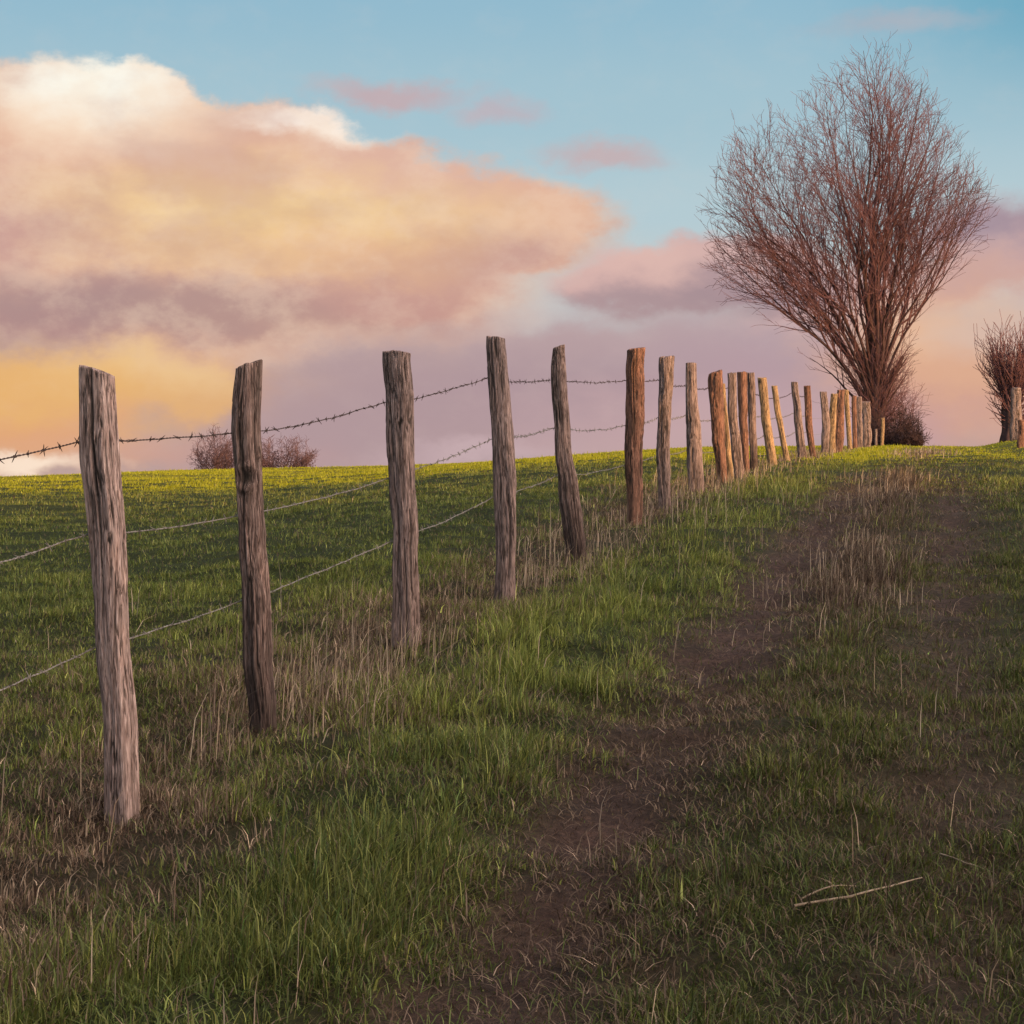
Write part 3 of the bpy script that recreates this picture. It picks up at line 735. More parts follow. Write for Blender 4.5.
def bare_tree():
    D = 75.0; pxm = D / F
    X0 = wx(874, D); Z0 = base_z(X0, D)
    env = np.array([  # height row (px), left, right edge (px) of the crown
        (447, 868, 880), (420, 850, 900), (400, 826, 906), (380, 822, 910), (350, 805, 914), (335, 775, 922), (315, 735, 936), (300, 722, 946), (281, 708, 956), (260, 716, 974),
        (220, 716, 991), (190, 715, 980), (160, 724, 968), (130, 745, 958), (105, 778, 938), (80, 826, 924), (60, 856, 914), (44, 868, 902)])
    hz = (447 - env[:, 0]) * pxm * 1.015; L = (874 - env[:, 1]) * pxm * 1.05; R = (env[:, 2] - 874) * pxm * 1.0
    hzl = hz.tolist(); Ll = L.tolist(); Rl = R.tolist()
    def inside(p):
        h = p[2]
        if h < 0: return True
        if h > hzl[-1]: return False
        k = 0
        while k < len(hzl) - 2 and h > hzl[k + 1]: k += 1
        t = (h - hzl[k]) / (hzl[k + 1] - hzl[k])
        l = Ll[k] * (1 - t) + Ll[k + 1] * t; r = Rl[k] * (1 - t) + Rl[k + 1] * t
        w = 0.5 * (l + r); ccx = 0.5 * (r - l)
        wy_ = 0.42 * (l + r)
        jit = 1.0 + 0.06 * math.sin(p[0] * 2.3 + p[2] * 1.9) * math.sin(p[1] * 2.1 - p[2] * 1.3)
        return ((p[0] - ccx) / w) ** 2 + (p[1] / wy_) ** 2 < jit * jit
    G = Grower(5, inside, 0.05, 0.006); r = G.r
    trunkT = Tubes(); crown = Tubes(); limbs = []
    # short trunk, then a fan of ascending stems
    tp = [(0.0, 0, -0.3), (0.0, 0, 0.1), (0.02, 0, 0.6), (0.05, 0.0, 1.1), (0.05, 0.02, 1.7)]
    trunkT.add(tp, [0.58, 0.46, 0.38, 0.34, 0.24], sides=10)
    for a_, l_, h_, r_ in ((0.4, 0.16, 3.4, 0.17), (2.6, 0.24, 3.0, 0.16), (4.4, 0.14, 3.8, 0.15), (3.3, 0.50, 2.6, 0.13), (5.8, 0.42, 2.8, 0.13)):
        pp = [(0.05 + math.cos(a_) * l_ * t_ * 1.6 * (0.5 + t_), math.sin(a_) * l_ * t_ * 1.6, 0.3 + t_ * h_) for t_ in np.linspace(0, 1, 9)]
        trunkT.add(pp, [r_ * (1.25 - 0.8 * t_) for t_ in np.linspace(0, 1, 9)], sides=8)
    b2 = []
    NST = 45
    WIDE = {38: (3.05, 50), 39: (3.3, 58), 40: (2.85, 66), 41: (3.2, 40), 42: (0.1, 52), 43: (-0.25, 42), 44: (2.95, 32)}
    for i in range(NST):
        # polar spread: most stems rise steeply, outer ones fan wide
        f = (i + 0.5) / NST
        ang = math.radians(0.5 + 9 * (i / 6.0)) if i < 7 else math.radians(11 + 60 * (i - 6.5) / (NST - 14.0))
        az = i * 2.399963 + r.uniform(-0.3, 0.3)
        if i in WIDE: az = WIDE[i][0]; ang = math.radians(WIDE[i][1])
        d = (math.sin(ang) * math.cos(az), math.sin(ang) * math.sin(az), math.cos(ang))
        zst = 0.7 + (0.5 + 2.3 * max(0.0, 1 - ang / 1.25)) * r.uniform(0.55, 1.1)
        start = (0.05 + d[0] * (0.14 + 0.06 * zst), d[1] * (0.14 + 0.06 * zst), zst)
        rad0 = 0.085 * (1 - 0.35 * f) * r.uniform(0.8, 1.25)
        d0 = vnorm((d[0] * 0.7, d[1] * 0.7, d[2] + 0.32))
        # leave the bole steeply, then swing outwards to the fan direction
        p = start; dd = d0; pts = [p]; step = 0.32
        for k in range(60):
            tt = min(1.0, k / 8.0)
            upb = (0.002 + 0.014 * max(0, (k - 10) / 14.0)) if ang > 0.19 else 0.035
            tgt = (d[0] * tt + d0[0] * (1 - tt), d[1] * tt + d0[1] * (1 - tt), d[2] * tt + d0[2] * (1 - tt)) if k < 10 else dd
            dd = vnorm((dd[0] * 0.7 + tgt[0] * 0.3 + r.gauss(0, 0.06), dd[1] * 0.7 + tgt[1] * 0.3 + r.gauss(0, 0.06), dd[2] * 0.7 + tgt[2] * 0.3 + r.gauss(0, 0.04) + upb))
            p = (p[0] + dd[0] * step, p[1] + dd[1] * step, p[2] + dd[2] * step)
            if not inside(p): break
            pts.append(p)
        n = len(pts)
        if n < 6: continue
        rr = [max(0.008, rad0 * (1 - 0.93 * (k / (n - 1)) ** 0.75)) for k in range(n)]
        T = Tubes(); T.add(pts, rr, sides=6); limbs.append(T)
        b2.append((pts, rr, ang))
    cnt = 0
    b3 = []
    for pts, rr, ang_ in b2:
        n = len(pts); k = max(4, int(n * 0.24))
        while k < n - 1:
            rem = (n - k) * 0.32
            for q in range(1):
                d = G.side(pdir(pts, k), math.radians(r.uniform(18, 38)))
                if d[2] < 0.0: d = vnorm((d[0], d[1], abs(d[2]) * 0.5 + 0.05))
                ln = min(rem * r.uniform(0.55, 0.95), 4.4) + 0.35
                bp = G.path(pts[k], d, ln, 0.22, 0.07, 0.016)
                if len(bp) < 3: continue
                r0 = min(rr[k] * 0.62, 0.010 + 0.011 * ln)
                m = len(bp)
                br = [max(0.0065, r0 * (1 - 0.85 * (j / (m - 1)))) for j in range(m)]
                crown.add(bp, br, sides=4); b3.append((bp, br)); cnt += 1
            k += (r.choice((3, 3, 4)) if ang_ < 0.3 else r.choice((1, 1, 1, 2))) if k < n * 0.6 else r.choice((1, 1, 1, 2))
    for bp, br in b3:
        m = len(bp); j = 2
        while j < m:
            rem = (m - j) * 0.22
            for q in range(1):
                d = G.side(pdir(bp, j), math.radians(r.uniform(22, 46)))
                ln = r.uniform(0.35, 0.75) + 0.35 * min(rem, 2.0)
                tw = G.path(bp[j], d, ln, 0.17, 0.09, 0.028)
                if len(tw) < 3: continue
                mm = len(tw)
                crown.add(tw, [max(0.0055, min(br[j] * 0.7, 0.0095) * (1 - 0.5 * a / (mm - 1))) for a in range(mm)], sides=3); cnt += 1
                for a in range(1, mm):
                    if r.random() < 0.62:
                        d2 = G.side(pdir(tw, a), math.radians(r.uniform(22, 50)))
                        t2 = G.path(tw[a], d2, r.uniform(0.22, 0.5), 0.13, 0.1, 0.06)
                        if len(t2) >= 3:
                            crown.add(t2, [0.006 - 0.0016 * z / (len(t2) - 1) for z in range(len(t2))], sides=3); cnt += 1
            j += r.choice((1, 2, 2)) if bp[j][2] < 5.5 else r.choice((1, 1, 2))
    # epicormic shoots round the bole
    for i in range(130):
        a = r.uniform(0, 6.28); z = r.uniform(0.4, 2.6)
        d = vnorm((math.cos(a), math.sin(a), r.uniform(0.35, 1.6)))
        bp = G.path((0.05 + 0.22 * math.cos(a), 0.22 * math.sin(a), z), d, r.uniform(0.8, 2.3), 0.18, 0.09, 0.05)
        if len(bp) > 2:
            m = len(bp); crown.add(bp, [0.012 * (1 - 0.6 * j / (m - 1)) for j in range(m)], sides=3)
            for j in range(2, m, 1):
                d2 = G.side(pdir(bp, j), math.radians(r.uniform(25, 50)))
                t2 = G.path(bp[j], d2, r.uniform(0.25, 0.7), 0.14, 0.1, 0.05)
                if len(t2) > 2: crown.add(t2, [0.006] * len(t2), sides=3)
    root = bpy.data.objects.new("bare_tree", None); COL.objects.link(root); root.location = (X0, D, Z0)
    tag(root, "large leafless broom shaped tree with reddish branches at the end of the fence", "tree")
    trunkT.build("trunk", M_BARK, root)
    for T in limbs: T.build("limb", M_BARK, root)
    crown.build("crown", M_TWIG, root)
    return cnt


NT = bare_tree()


def twig_shrub(name, label, cat, px, D, w, h, seed, n=60, mat=M_SHRUB, leaf=0, leafcol=(0.03, 0.02, 0.02), steep=0.5, group=None, rtw=0.011, flat=0.5, sag=0.0):
    """a bare many-stemmed bush: stems from the foot, side twigs, optional dense dead leaf litter low down"""
    r = random.Random(seed)
    X0 = wx(px, D); Z0 = base_z(X0, D) - 0.03
    def inside(p): return (p[0] / (w / 2)) ** 2 + (p[1] / (w / 2)) ** 2 + (max(p[2], 0) / h) ** 2 < (1.0 + 0.12 * math.sin(p[0] * 5 + seed) * math.sin(p[2] * 6)) ** 2
    G = Grower(seed, inside, 0.03, 0.004)
    st = Tubes(); cr = Tubes()
    for i in range(n):
        a = r.uniform(0, 6.28); rad = (w * 0.5) * math.sqrt(r.random()) * flat
        e = r.uniform(steep, 2.2)
        d = vnorm((math.cos(a), math.sin(a), e))
        bp = G.path((math.cos(a) * rad, math.sin(a) * rad, 0), d, h * r.uniform(0.6, 1.3), h * 0.08, 0.13, 0.02 - sag)
        if len(bp) < 3: continue
        m = len(bp); st.add(bp, [rtw * 1.5 * (1 - 0.6 * j / (m - 1)) for j in range(m)], sides=4)
        for j in range(1, m):
            for q in range(2):
                d2 = G.side(pdir(bp, j), math.radians(r.uniform(25, 65)))
                t2 = G.path(bp[j], d2, h * r.uniform(0.15, 0.4), h * 0.07, 0.16, 0.02 - sag)
                if len(t2) < 3: continue
                cr.add(t2, [rtw * 0.75 * (1 - 0.4 * z / (len(t2) - 1)) for z in range(len(t2))], sides=3)
                for z in range(1, len(t2)):
                    if r.random() < 0.6:
                        d3 = G.side(pdir(t2, z), math.radians(r.uniform(25, 60)))
                        t3 = G.path(t2[z], d3, h * r.uniform(0.08, 0.2), h * 0.05, 0.15, 0.02)
                        if len(t3) > 2: cr.add(t3, [rtw * 0.5] * len(t3), sides=3)
    root = bpy.data.objects.new(name, None); COL.objects.link(root); root.location = (X0, D, Z0)
    tag(root, label, cat, group)
    st.build("stems", mat, root); cr.build("crown", mat, root)
    if leaf:
        g = np.random.default_rng(seed); m = leaf
        a = g.uniform(0, 6.28, m); rr = np.sqrt(g.random(m)) * w * 0.48; zz = np.abs(g.normal(0, 0.33, m)) * h * np.sqrt(np.clip(1 - (rr / (w * .5)) ** 2, 0.02, 1))
        P = np.stack([np.cos(a) * rr, np.sin(a) * rr, zz], 1); s = 0.035 * (D / 75)
        q1 = g.normal(0, 1, (m, 3)); q1 /= np.linalg.norm(q1, axis=1)[:, None]; q2 = np.cross(q1, g.normal(0, 1, (m, 3))); q2 /= np.linalg.norm(q2, axis=1)[:, None]
        v = np.stack([P - q1 * s, P + q2 * s * 0.6, P + q1 * s, P - q2 * s * 0.6], 1).reshape(-1, 3)
        me = quad_mesh("foliage", v, np.arange(m * 4), cols=np.tile(np.array([leafcol]), (m * 4, 1)) * np.repeat(g.uniform(0.6, 1.5, (m, 1)), 4, 0), mats=[M_BLADE], smooth=False)
        link("foliage", me, root)
    return root


M_BRAMBLE = mat_simple("dark_bramble", (0.025, 0.014, 0.016), (0.07, 0.038, 0.036), 3)
twig_shrub("hawthorn_shrub", "taller leafless mauve shrub on the field crest, left of the second post", "shrub", 217, 101, 2.5, 2.15, 4, n=46, leaf=260, leafcol=(0.06, 0.03, 0.03), group="bare shrubs on the field crest", flat=0.45)
twig_shrub("hawthorn_shrub", "lower wider leafless mauve shrub on the field crest, right of the second post", "shrub", 281, 101, 3.3, 1.65, 9, n=60, leaf=520, leafcol=(0.05, 0.026, 0.028), group="bare shrubs on the field crest", flat=0.75)
twig_shrub("sucker_shrub", "upright reddish leafless shrub growing against the right side of the tree trunk", "shrub", 893, 76.5, 1.9, 3.9, 14, n=44, mat=M_TWIG, steep=2.2, flat=0.5, rtw=0.009)
twig_shrub("bramble_bush", "dark dense bramble thicket at the right foot of the big tree", "bush", 894, 74.5, 2.0, 1.75, 21, n=90, mat=M_BRAMBLE, leaf=2600, leafcol=(0.022, 0.013, 0.012), flat=0.8)
twig_shrub("bramble_bush", "low dark bramble mound right of the thicket beside the track", "bush", 907, 73.5, 1.1, 0.75, 27, n=50, mat=M_BRAMBLE, leaf=900, leafcol=(0.022, 0.013, 0.012), flat=0.8)


def pollard():
    D = 70.0; X0 = wx(1012, D); Z0 = base_z(X0, D)
    r = random.Random(33)
    na, nz = 40, 40
    th = np.arange(na) * 2 * math.pi / na; zz = np.linspace(-0.2, 2.15, nz)
    TH, ZG = np.meshgrid(th, zz)
    rad = 0.30 + 0.14 * sstep(0.5, -0.1, ZG) + 0.10 * sstep(1.5, 2.1, ZG)
    rad = rad * (1 + 0.3 * (vn(np.cos(TH) * 2, np.sin(TH) * 2, ZG * 0.9, seed=3) - 0.5) + 0.22 * (vn(np.cos(TH) * 5, np.sin(TH) * 5, ZG * 1.5, seed=4) - 0.5))
    rad = rad * (1 - 0.45 * np.exp(-(np.angle(np.exp(1j * (TH + 1.75))) / 0.28) ** 2) * sstep(-0.2, 0.2, ZG))
    v = np.stack([np.cos(TH) * rad, np.sin(TH) * rad, ZG + 0.10 * (vn(np.cos(TH) * 3, np.sin(TH) * 3, seed=6) - 0.5) * sstep(1.6, 2.1, ZG)], -1).reshape(-1, 3)
    i = np.arange(nz - 1)[:, None] * na; j = np.arange(na)[None, :]; j2 = (j + 1) % na
    q = np.stack([i + j, i + j2, i + na + j2, i + na + j], -1).reshape(-1, 4)
    cap = np.arange((nz - 1) * na, nz * na)
    me = np_mesh("trunk", v, np.concatenate([q.reshape(-1), cap]), np.concatenate([np.arange(len(q)) * 4, [len(q) * 4]]), mats=[M_BARK])
    root = bpy.data.objects.new("pollard_tree", None); COL.objects.link(root); root.location = (X0, D, Z0)
    tag(root, "stout pollarded tree with short upright bare shoots at the right edge", "tree")
    link("trunk", me, root)
    me.materials[0] = M_BRAMBLE
    cr = Tubes(); G = Grower(33, lambda p: True, 0.03, 0.004)
    for k in range(310):
        a = r.uniform(0, 6.28); z = r.uniform(1.2, 2.15) if k < 200 else r.uniform(0.35, 1.8); e = r.uniform(0.5, 4.5) if k < 200 else r.uniform(0.2, 1.6)
        d = vnorm((math.cos(a), math.sin(a), e))
        ln = (r.uniform(0.9, 2.1) if k < 200 else r.uniform(0.5, 1.1)) * (0.55 + 0.45 * d[2])
        bp = G.path((math.cos(a) * 0.28, math.sin(a) * 0.28, z), d, ln * 0.88, 0.16, 0.07, 0.06)
        m = len(bp); cr.add(bp, [0.019 * (1 - 0.7 * jx / (m - 1)) for jx in range(m)], sides=4)
        for jx in range(2, m):
            if r.random() < 0.6:
                d2 = G.side(pdir(bp, jx), math.radians(r.uniform(20, 45)))
                t2 = G.path(bp[jx], d2, r.uniform(0.2, 0.7), 0.13, 0.08, 0.06)
                if len(t2) > 2: cr.add(t2, [0.008] * len(t2), sides=3)
    cr.build("crown", M_TWIG, root)


pollard()


# ------------------------------------------------------------------ fallen stalks on the track
def fallen(label, rows, rad, group):
    pts = []
    for (px, py, D) in rows:
        x = wx(px, D); pts.append((x, D, base_z(x, D) + rad + 0.012))
    pts = np.array(pts); t = np.linspace(0, 1, 16); k = np.linspace(0, 1, len(pts))
    P = np.stack([np.interp(t, k, pts[:, q]) for q in range(3)], 1)
    P[:, 2] += 0.012 * np.sin(t * math.pi)
    T = Tubes(); T.add(P, rad * (1 - 0.6 * t), sides=6)
    tag(T.build("fallen_stalk", M_STRAW, loc=tuple(P[0])), label, "stalk", group)


fallen("longest pale dry stalk lying curved across the right rut, in the foreground", [(794, 914, 5.45), (850, 908, 5.5), (890, 893, 5.62), (922, 876, 5.76)], 0.0042, "fallen stalks on the track")
fallen("shorter pale dry stalk lying just above the longest one", [(800, 911, 5.5), (830, 903, 5.55), (856, 897, 5.62)], 0.003, "fallen stalks on the track")
fallen("small bent dry stalk lying farther right beyond the longest one", [(940, 846, 6.05), (966, 858, 5.95), (986, 862, 5.92)], 0.003, "fallen stalks on the track")

# ------------------------------------------------------------------ world: evening sky with lit cumulus
SUN_EL = math.radians(6.0)
SX, SY = 0.77, -0.64          # horizontal direction towards the sun (behind, right)
world = bpy.data.worlds.new("World"); sc.world = world; world.use_nodes = True
nt = world.node_tree; nt.nodes.clear(); L = nt.links.new


def mth(op, a, b=None, c=None, clamp=False):
    n = nt.nodes.new("ShaderNodeMath"); n.operation = op; n.use_clamp = clamp
    for k, v in enumerate((a, b, c)):
        if v is None: continue
        if isinstance(v, (int, float)): n.inputs[k].default_value = v
        else: L(v, n.inputs[k])
    return n.outputs[0]


def sm(v, a, b, lo=0.0, hi=1.0):
    n = nt.nodes.new("ShaderNodeMapRange"); n.interpolation_type = 'SMOOTHSTEP'
    L(v, n.inputs[0]); n.inputs[1].default_value = a; n.inputs[2].default_value = b; n.inputs[3].default_value = lo; n.inputs[4].default_value = hi
    return n.outputs[0]


def mixc(f, a, b, mode='MIX'):
    n = nt.nodes.new("ShaderNodeMix"); n.data_type = 'RGBA'; n.blend_type = mode
    if isinstance(f, (int, float)): n.inputs[0].default_value = f
    else: L(f, n.inputs[0])
    for k, v in ((6, a), (7, b)):
        if isinstance(v, tuple): n.inputs[k].default_value = (*v, 1)
        else: L(v, n.inputs[k])
    return n.outputs[2]


tc = nt.nodes.new("ShaderNodeTexCoord")
sep = nt.nodes.new("ShaderNodeSeparateXYZ"); L(tc.outputs["Generated"], sep.inputs[0])
dx, dy, dz = sep.outputs
AZ = mth('ARCTAN2', dx, dy); EL = mth('ARCSINE', dz)
X = mth('MULTIPLY_ADD', AZ, 2200.0, 512.0); Y = mth('MULTIPLY_ADD', EL, -2200.0, 512.0)   # angles in 1/2200 rad


def noise(scale, detail, rough, stretch, off=0.0):
    mp = nt.nodes.new("ShaderNodeMapping"); mp.inputs["Scale"].default_value = (1, 1, stretch); mp.inputs["Location"].default_value = (off, off * 0.3, off * 1.7)
    L(tc.outputs["Generated"], mp.inputs[0])
    n = nt.nodes.new("ShaderNodeTexNoise"); n.inputs["Scale"].default_value = scale; n.inputs["Detail"].default_value = detail; n.inputs["Roughness"].default_value = rough
    L(mp.outputs[0], n.inputs["Vector"])
    s = nt.nodes.new("ShaderNodeSeparateColor"); L(n.outputs["Color"], s.inputs[0])
    return n.outputs[0], s.outputs[0], s.outputs[1]


nA, nAx, nAy = noise(13.0, 6.0, 0.55, 1.8)
nB, nBx, nBy = noise(42.0, 7.0, 0.6, 1.5, 3.0)
nC, nCx, nCy = noise(5.0, 5.0, 0.55, 2.6, 7.0)


def cen(n, k): return mth('MULTIPLY', mth('SUBTRACT', n, 0.5), k)


XW = mth('ADD', mth('ADD', X, cen(nAx, 150)), cen(nBx, 40)); YW = mth('ADD', mth('ADD', Y, cen(nAy, 85)), cen(nBy, 32))
nD, nDx, nDy = noise(120.0, 6.0, 0.65, 1.4, 11.0)
XW = mth('ADD', XW, cen(nDx, 14)); YW = mth('ADD', YW, cen(nDy, 11))
XS = mth('ADD', mth('ADD', X, cen(nAx, 190)), cen(nBx, 55)); YS = mth('ADD', mth('ADD', Y, cen(nAy, 90)), cen(nBy, 36))     # softer warp for the shading inside


def ell(cx, cy, rx, ry, soft, warp=True, Xn=None, Yn=None):
    a = XW if warp else XS; b = YW if warp else YS
    u = mth('MULTIPLY_ADD', a, 1.0 / rx, -cx / rx); v = mth('MULTIPLY_ADD', b, 1.0 / ry, -cy / ry)
    d = mth('SQRT', mth('ADD', mth('MULTIPLY', u, u), mth('MULTIPLY', v, v)))
    return sm(d, 1 + soft, max(0.0, 1 - soft))


def union(lst):
    r = None
    for e in lst:
        m = ell(*e); r = m if r is None else mth('MAXIMUM', r, m)
    return r


# clear sky by elevation
rmp = nt.nodes.new("ShaderNodeValToRGB"); rmp.color_ramp.interpolation = 'EASE'
stops = [(-0.10, (120, 108, 100)), (0.0, (196, 166, 160)), (0.03, (174, 153, 157)), (0.055, (171, 151, 156)), (0.078, (186, 173, 174)), (0.10, (197, 203, 202)), (0.135, (180, 203, 211)),
         (0.18, (164, 195, 208)), (0.235, (146, 186, 206)), (0.5, (105, 155, 190)), (1.5, (85, 130, 175))]
e = rmp.color_ramp.elements
while len(e) < len(stops): e.new(0.5)
for k, (el, c) in enumerate(stops):
    e[k].position = (el + 0.1) / 1.6; e[k].color = (*s2l(c), 1)
L(mth('MULTIPLY_ADD', EL, 1 / 1.6, 0.1 / 1.6, clamp=True), rmp.inputs[0])
sky = rmp.outputs[0]
# physical sky blended in overhead
nis = nt.nodes.new("ShaderNodeTexSky"); nis.sky_type = 'NISHITA'; nis.sun_disc = False; nis.sun_elevation = SUN_EL; nis.sun_rotation = math.atan2(SX, SY)
nisc = mixc(1.0, nis.outputs[0], (0.10, 0.10, 0.10), 'MULTIPLY')
sky = mixc(sm(EL, 0.3, 0.9, 0, 0.5), sky, nisc)
base_sky = sky
# deeper blue to the upper right
sky = mixc(mth('MULTIPLY', sm(X, 760, 1100), sm(Y, 170, -20)), sky, s2l((96, 164, 190)))
# hazy mauve bank low down, warm where the light comes through
low = [((520, 345, 160, 22, 0.8), (206, 178, 172), 0.6), ((350, 362, 90, 30, 0.8), (208, 176, 160), 0.6), ((640, 438, 170, 20, 0.9), (202, 170, 164), 0.5), ((800, 400, 80, 40, 0.9), (196, 164, 166), 0.5), ((40, 400, 190, 58, 0.75), (234, 184, 118), 0.9), ((-20, 410, 80, 36, 0.8), (232, 172, 96), 0.7), ((215, 375, 70, 45, 0.6), (224, 174, 132), 0.7), ((110, 450, 190, 18, 0.7), (222, 165, 140), 0.6),
       ((300, 425, 150, 60, 0.7), (180, 150, 154), 0.6), ((430, 400, 160, 50, 0.7), (178, 152, 155), 0.8), ((600, 380, 200, 60, 0.7), (176, 150, 156), 0.7),
       ((570, 285, 75, 34, 0.8), (192, 203, 205), 0.85), ((500, 312, 90, 14, 0.9), (206, 190, 186), 0.6), ((40, 464, 60, 10, 0.8), (252, 228, 205), 0.95), ((480, 452, 70, 12, 0.8), (205, 178, 182), 0.6),
       ((790, 370, 130, 50, 0.8), (182, 154, 162), 0.7), ((700, 430, 160, 30, 0.8), (205, 170, 172), 0.5)]
for p, c, k in low:
    sky = mixc(mth('MULTIPLY', ell(*p, False), k), sky, s2l(c))
# middle distance pink and purple clouds
farm = union([(675, 286, 105, 34, 0.3), (740, 272, 90, 34, 0.3), (820, 300, 110, 32, 0.6), (1010, 258, 100, 42, 0.4), (950, 285, 70, 22, 0.5), (395, 95, 62, 13, 0.7), (605, 149, 42, 15, 0.7), (490, 112, 30, 12, 0.9), (900, 40, 60, 10, 0.99)])
fc = mixc(0.0, s2l((208, 170, 166)), s2l((208, 170, 166)))
for p, c, k in [((725, 296, 90, 26, 0.7), (162, 136, 144), 0.95), ((640, 312, 110, 16, 0.8), (170, 144, 148), 0.8), ((650, 266, 80, 22, 0.8), (224, 184, 174), 0.85), ((1010, 235, 110, 26, 0.8), (160, 138, 152), 0.9), ((1000, 285, 120, 18, 0.8), (204, 162, 152), 0.8),
                ((395, 95, 80, 22, 0.6), (192, 174, 180), 0.9), ((605, 149, 60, 24, 0.6), (194, 178, 182), 0.9), ((900, 45, 140, 30, 0.6), (160, 180, 195), 0.9), ((490, 112, 60, 30, .6), (185, 182, 192), 0.9)]:
    fc = mixc(mth('MULTIPLY', ell(*p, False), k), fc, s2l(c))
sky = mixc(mth('MULTIPLY', farm, 0.95), sky, fc)
lowm = union([(130, 378, 75, 40, 0.3), (30, 405, 120, 46, 0.3), (205, 385, 40, 34, 0.4)])
lc = mixc(mth('MULTIPLY', ell(150, 362, 90, 24, 0.8, False), 0.9), mixc(0.0, s2l((232, 180, 116)), s2l((232, 180, 116))), s2l((242, 204, 150)))
lc = mixc(mth('MULTIPLY', ell(60, 435, 160, 22, 0.8, False), 0.8), lc, s2l((222, 162, 128)))
sky = mixc(mth('MULTIPLY', lowm, 0.75), sky, lc)
rc = [((950, 375, 110, 70, 0.6), (222, 172, 142), 0.95), ((935, 330, 60, 28, 0.7), (232, 186, 152), 0.8), ((1000, 330, 50, 25, 0.8), (216, 190, 176), 0.6), ((930, 420, 70, 25, 0.8), (206, 158, 144), 0.7), ((880, 430, 60, 25, 0.9), (188, 156, 170), 0.6)]
for p, c, k in rc:
    sky = mixc(mth('MULTIPLY', ell(*p, False), k), sky, s2l(c))
# the big lit cumulus on the left
cum = union([(60, 158, 132, 92, 0.10), (140, 150, 97, 74, 0.10), (-60, 220, 150, 130, 0.12), (270, 190, 150, 80, 0.10), (385, 215, 130, 72, 0.14), (500, 226, 118, 56, 0.2), (300, 270, 250, 72, 0.25), (170, 300, 330, 56, 0.35), (70, 230, 150, 80, 0.2), (-200, 250, 230, 120, 0.2)])
cc = mixc(0.0, s2l((228, 182, 156)), s2l((228, 182, 156)))
shade = [((430, 180, 150, 46, 0.8), (222, 178, 162), 0.8), ((550, 225, 90, 45, 0.7), (226, 178, 152), 0.8), ((110, 190, 190, 50, 0.8), (236, 190, 160), 0.8), ((-20, 240, 150, 50, 0.8), (206, 160, 152), 0.85),
         ((285, 222, 190, 42, 0.8), (250, 214, 150), 0.95), ((330, 250, 120, 34, 0.8), (238, 192, 142), 0.7), ((200, 262, 130, 26, 0.8), (238, 196, 150), 0.7), ((110, 112, 105, 50, 0.6), (252, 226, 200), 0.9), ((105, 92, 85, 34, 0.7), (255, 250, 236), 1.0), ((330, 128, 90, 16, 0.6), (255, 240, 226), 0.95),
         ((420, 262, 110, 34, 0.8), (226, 178, 146), 0.7), ((190, 318, 270, 26, 0.7), (174, 140, 136), 0.85), ((-10, 328, 170, 38, 0.7), (172, 139, 138), 0.85), ((400, 305, 90, 22, 0.8), (206, 158, 145), 0.8), ((500, 268, 60, 24, 0.8), (206, 162, 152), 0.7)]
for p, c, k in shade:
    cc = mixc(mth('MULTIPLY', ell(*p, False), k), cc, s2l(c))
# billow detail
cc = mixc(sm(nB, 0.38, 0.66, 0.0, 0.26), cc, s2l((250, 222, 192)))
cc = mixc(sm(nA, 0.6, 0.36, 0.0, 0.36), cc, s2l((182, 136, 134)))
sky = mixc(mth('MULTIPLY', cum, 0.97), sky, cc)
sky = mixc(sm(nB, 0.45, 0.75, 0.0, 0.05), sky, s2l((240, 215, 200)))
view_sky = sky
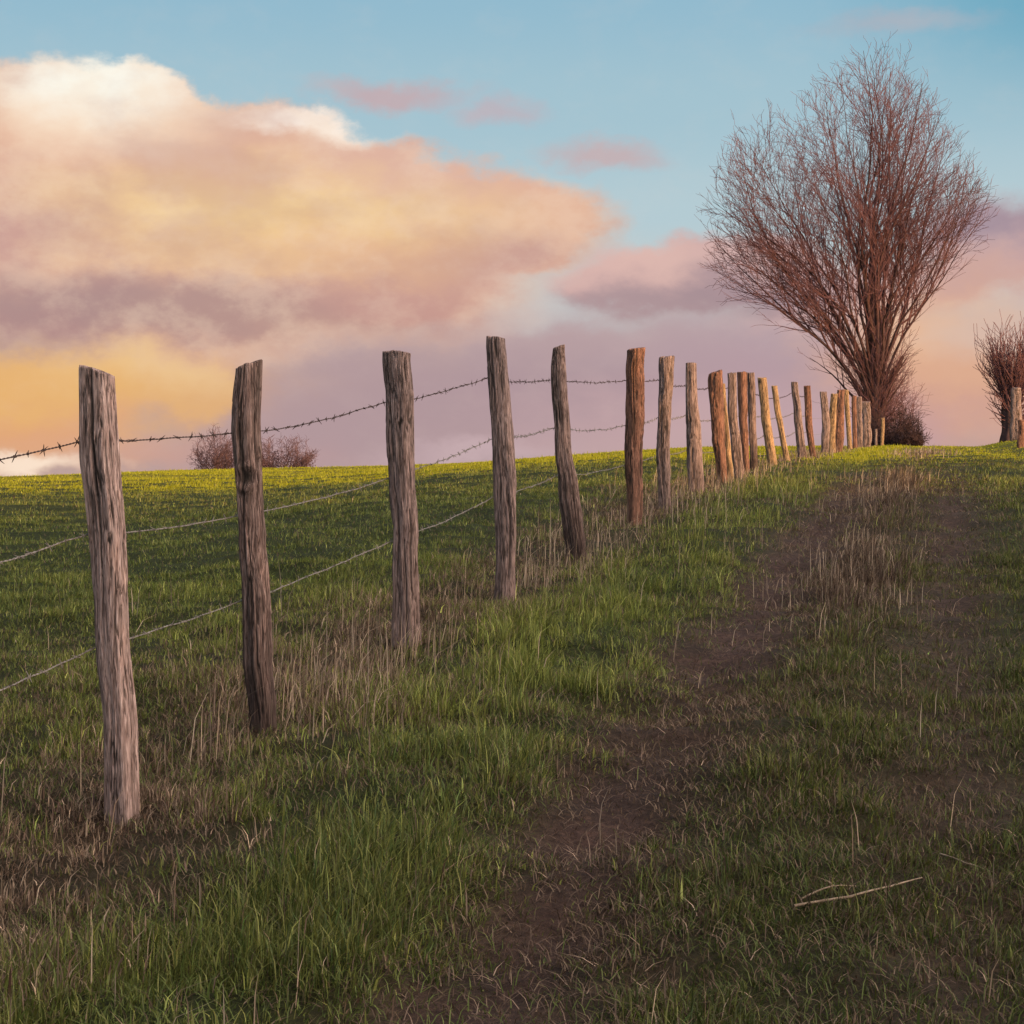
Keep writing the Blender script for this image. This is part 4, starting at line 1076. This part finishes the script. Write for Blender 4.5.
# the rest of the dome: broken cloud, brighter towards the low sun behind the viewer
over = sm(nC, 0.45, 0.62)
dome = mixc(mth('MULTIPLY', over, 0.75), base_sky, s2l((228, 190, 168)))
cs = mth('ADD', mth('ADD', mth('MULTIPLY', dx, 0.90), mth('MULTIPLY', dy, -0.36)), mth('MULTIPLY', dz, 0.32))
dome = mixc(sm(cs, 0.3, 1.0, 0.0, 0.7), dome, s2l((255, 221, 194)))
gain = sm(cs, -0.4, 0.9, 0.85, 5.6)
bgA = nt.nodes.new("ShaderNodeBackground"); L(view_sky, bgA.inputs[0]); bgA.inputs[1].default_value = 1.0
bgB = nt.nodes.new("ShaderNodeBackground"); L(dome, bgB.inputs[0]); L(gain, bgB.inputs[1])
out_of_part = mth('MAXIMUM', sm(mth('ABSOLUTE', AZ), 0.36, 0.62), sm(EL, 0.30, 0.5))
mxs = nt.nodes.new("ShaderNodeMixShader"); L(out_of_part, mxs.inputs[0]); L(bgA.outputs[0], mxs.inputs[1]); L(bgB.outputs[0], mxs.inputs[2])
wo = nt.nodes.new("ShaderNodeOutputWorld"); L(mxs.outputs[0], wo.inputs[0])
world.cycles.sampling_method = 'MANUAL'; world.cycles.sample_map_resolution = 512

# ------------------------------------------------------------------ sun
sun = bpy.data.lights.new("sun", 'SUN'); sun.energy = 5.0; sun.angle = math.radians(0.5); sun.color = (1.0, 0.54, 0.17)
so = bpy.data.objects.new("sun", sun); COL.objects.link(so)
from mathutils import Vector
to_sun = Vector((SX * math.cos(SUN_EL), SY * math.cos(SUN_EL), math.sin(SUN_EL)))
so.rotation_euler = to_sun.to_track_quat('Z', 'Y').to_euler()
so.location = (40, -30, 30)

# ------------------------------------------------------------------ camera
cam = bpy.data.cameras.new("camera"); cam.sensor_width = 36; cam.lens = F / 1024 * 36; cam.clip_end = 3000; cam.clip_start = 0.05
co = bpy.data.objects.new("camera", cam); COL.objects.link(co); co.location = (0, 0, 0); co.rotation_euler = (math.radians(90), 0, 0)
sc.camera = co
sc.view_settings.view_transform = 'Standard'; sc.view_settings.look = 'None'; sc.view_settings.exposure = 0; sc.view_settings.gamma = 1
sc.cycles.max_bounces = 5; sc.cycles.diffuse_bounces = 3; sc.cycles.glossy_bounces = 1; sc.cycles.transmission_bounces = 3; sc.cycles.transparent_max_bounces = 4
print("blades", NB, "twigs", NT)
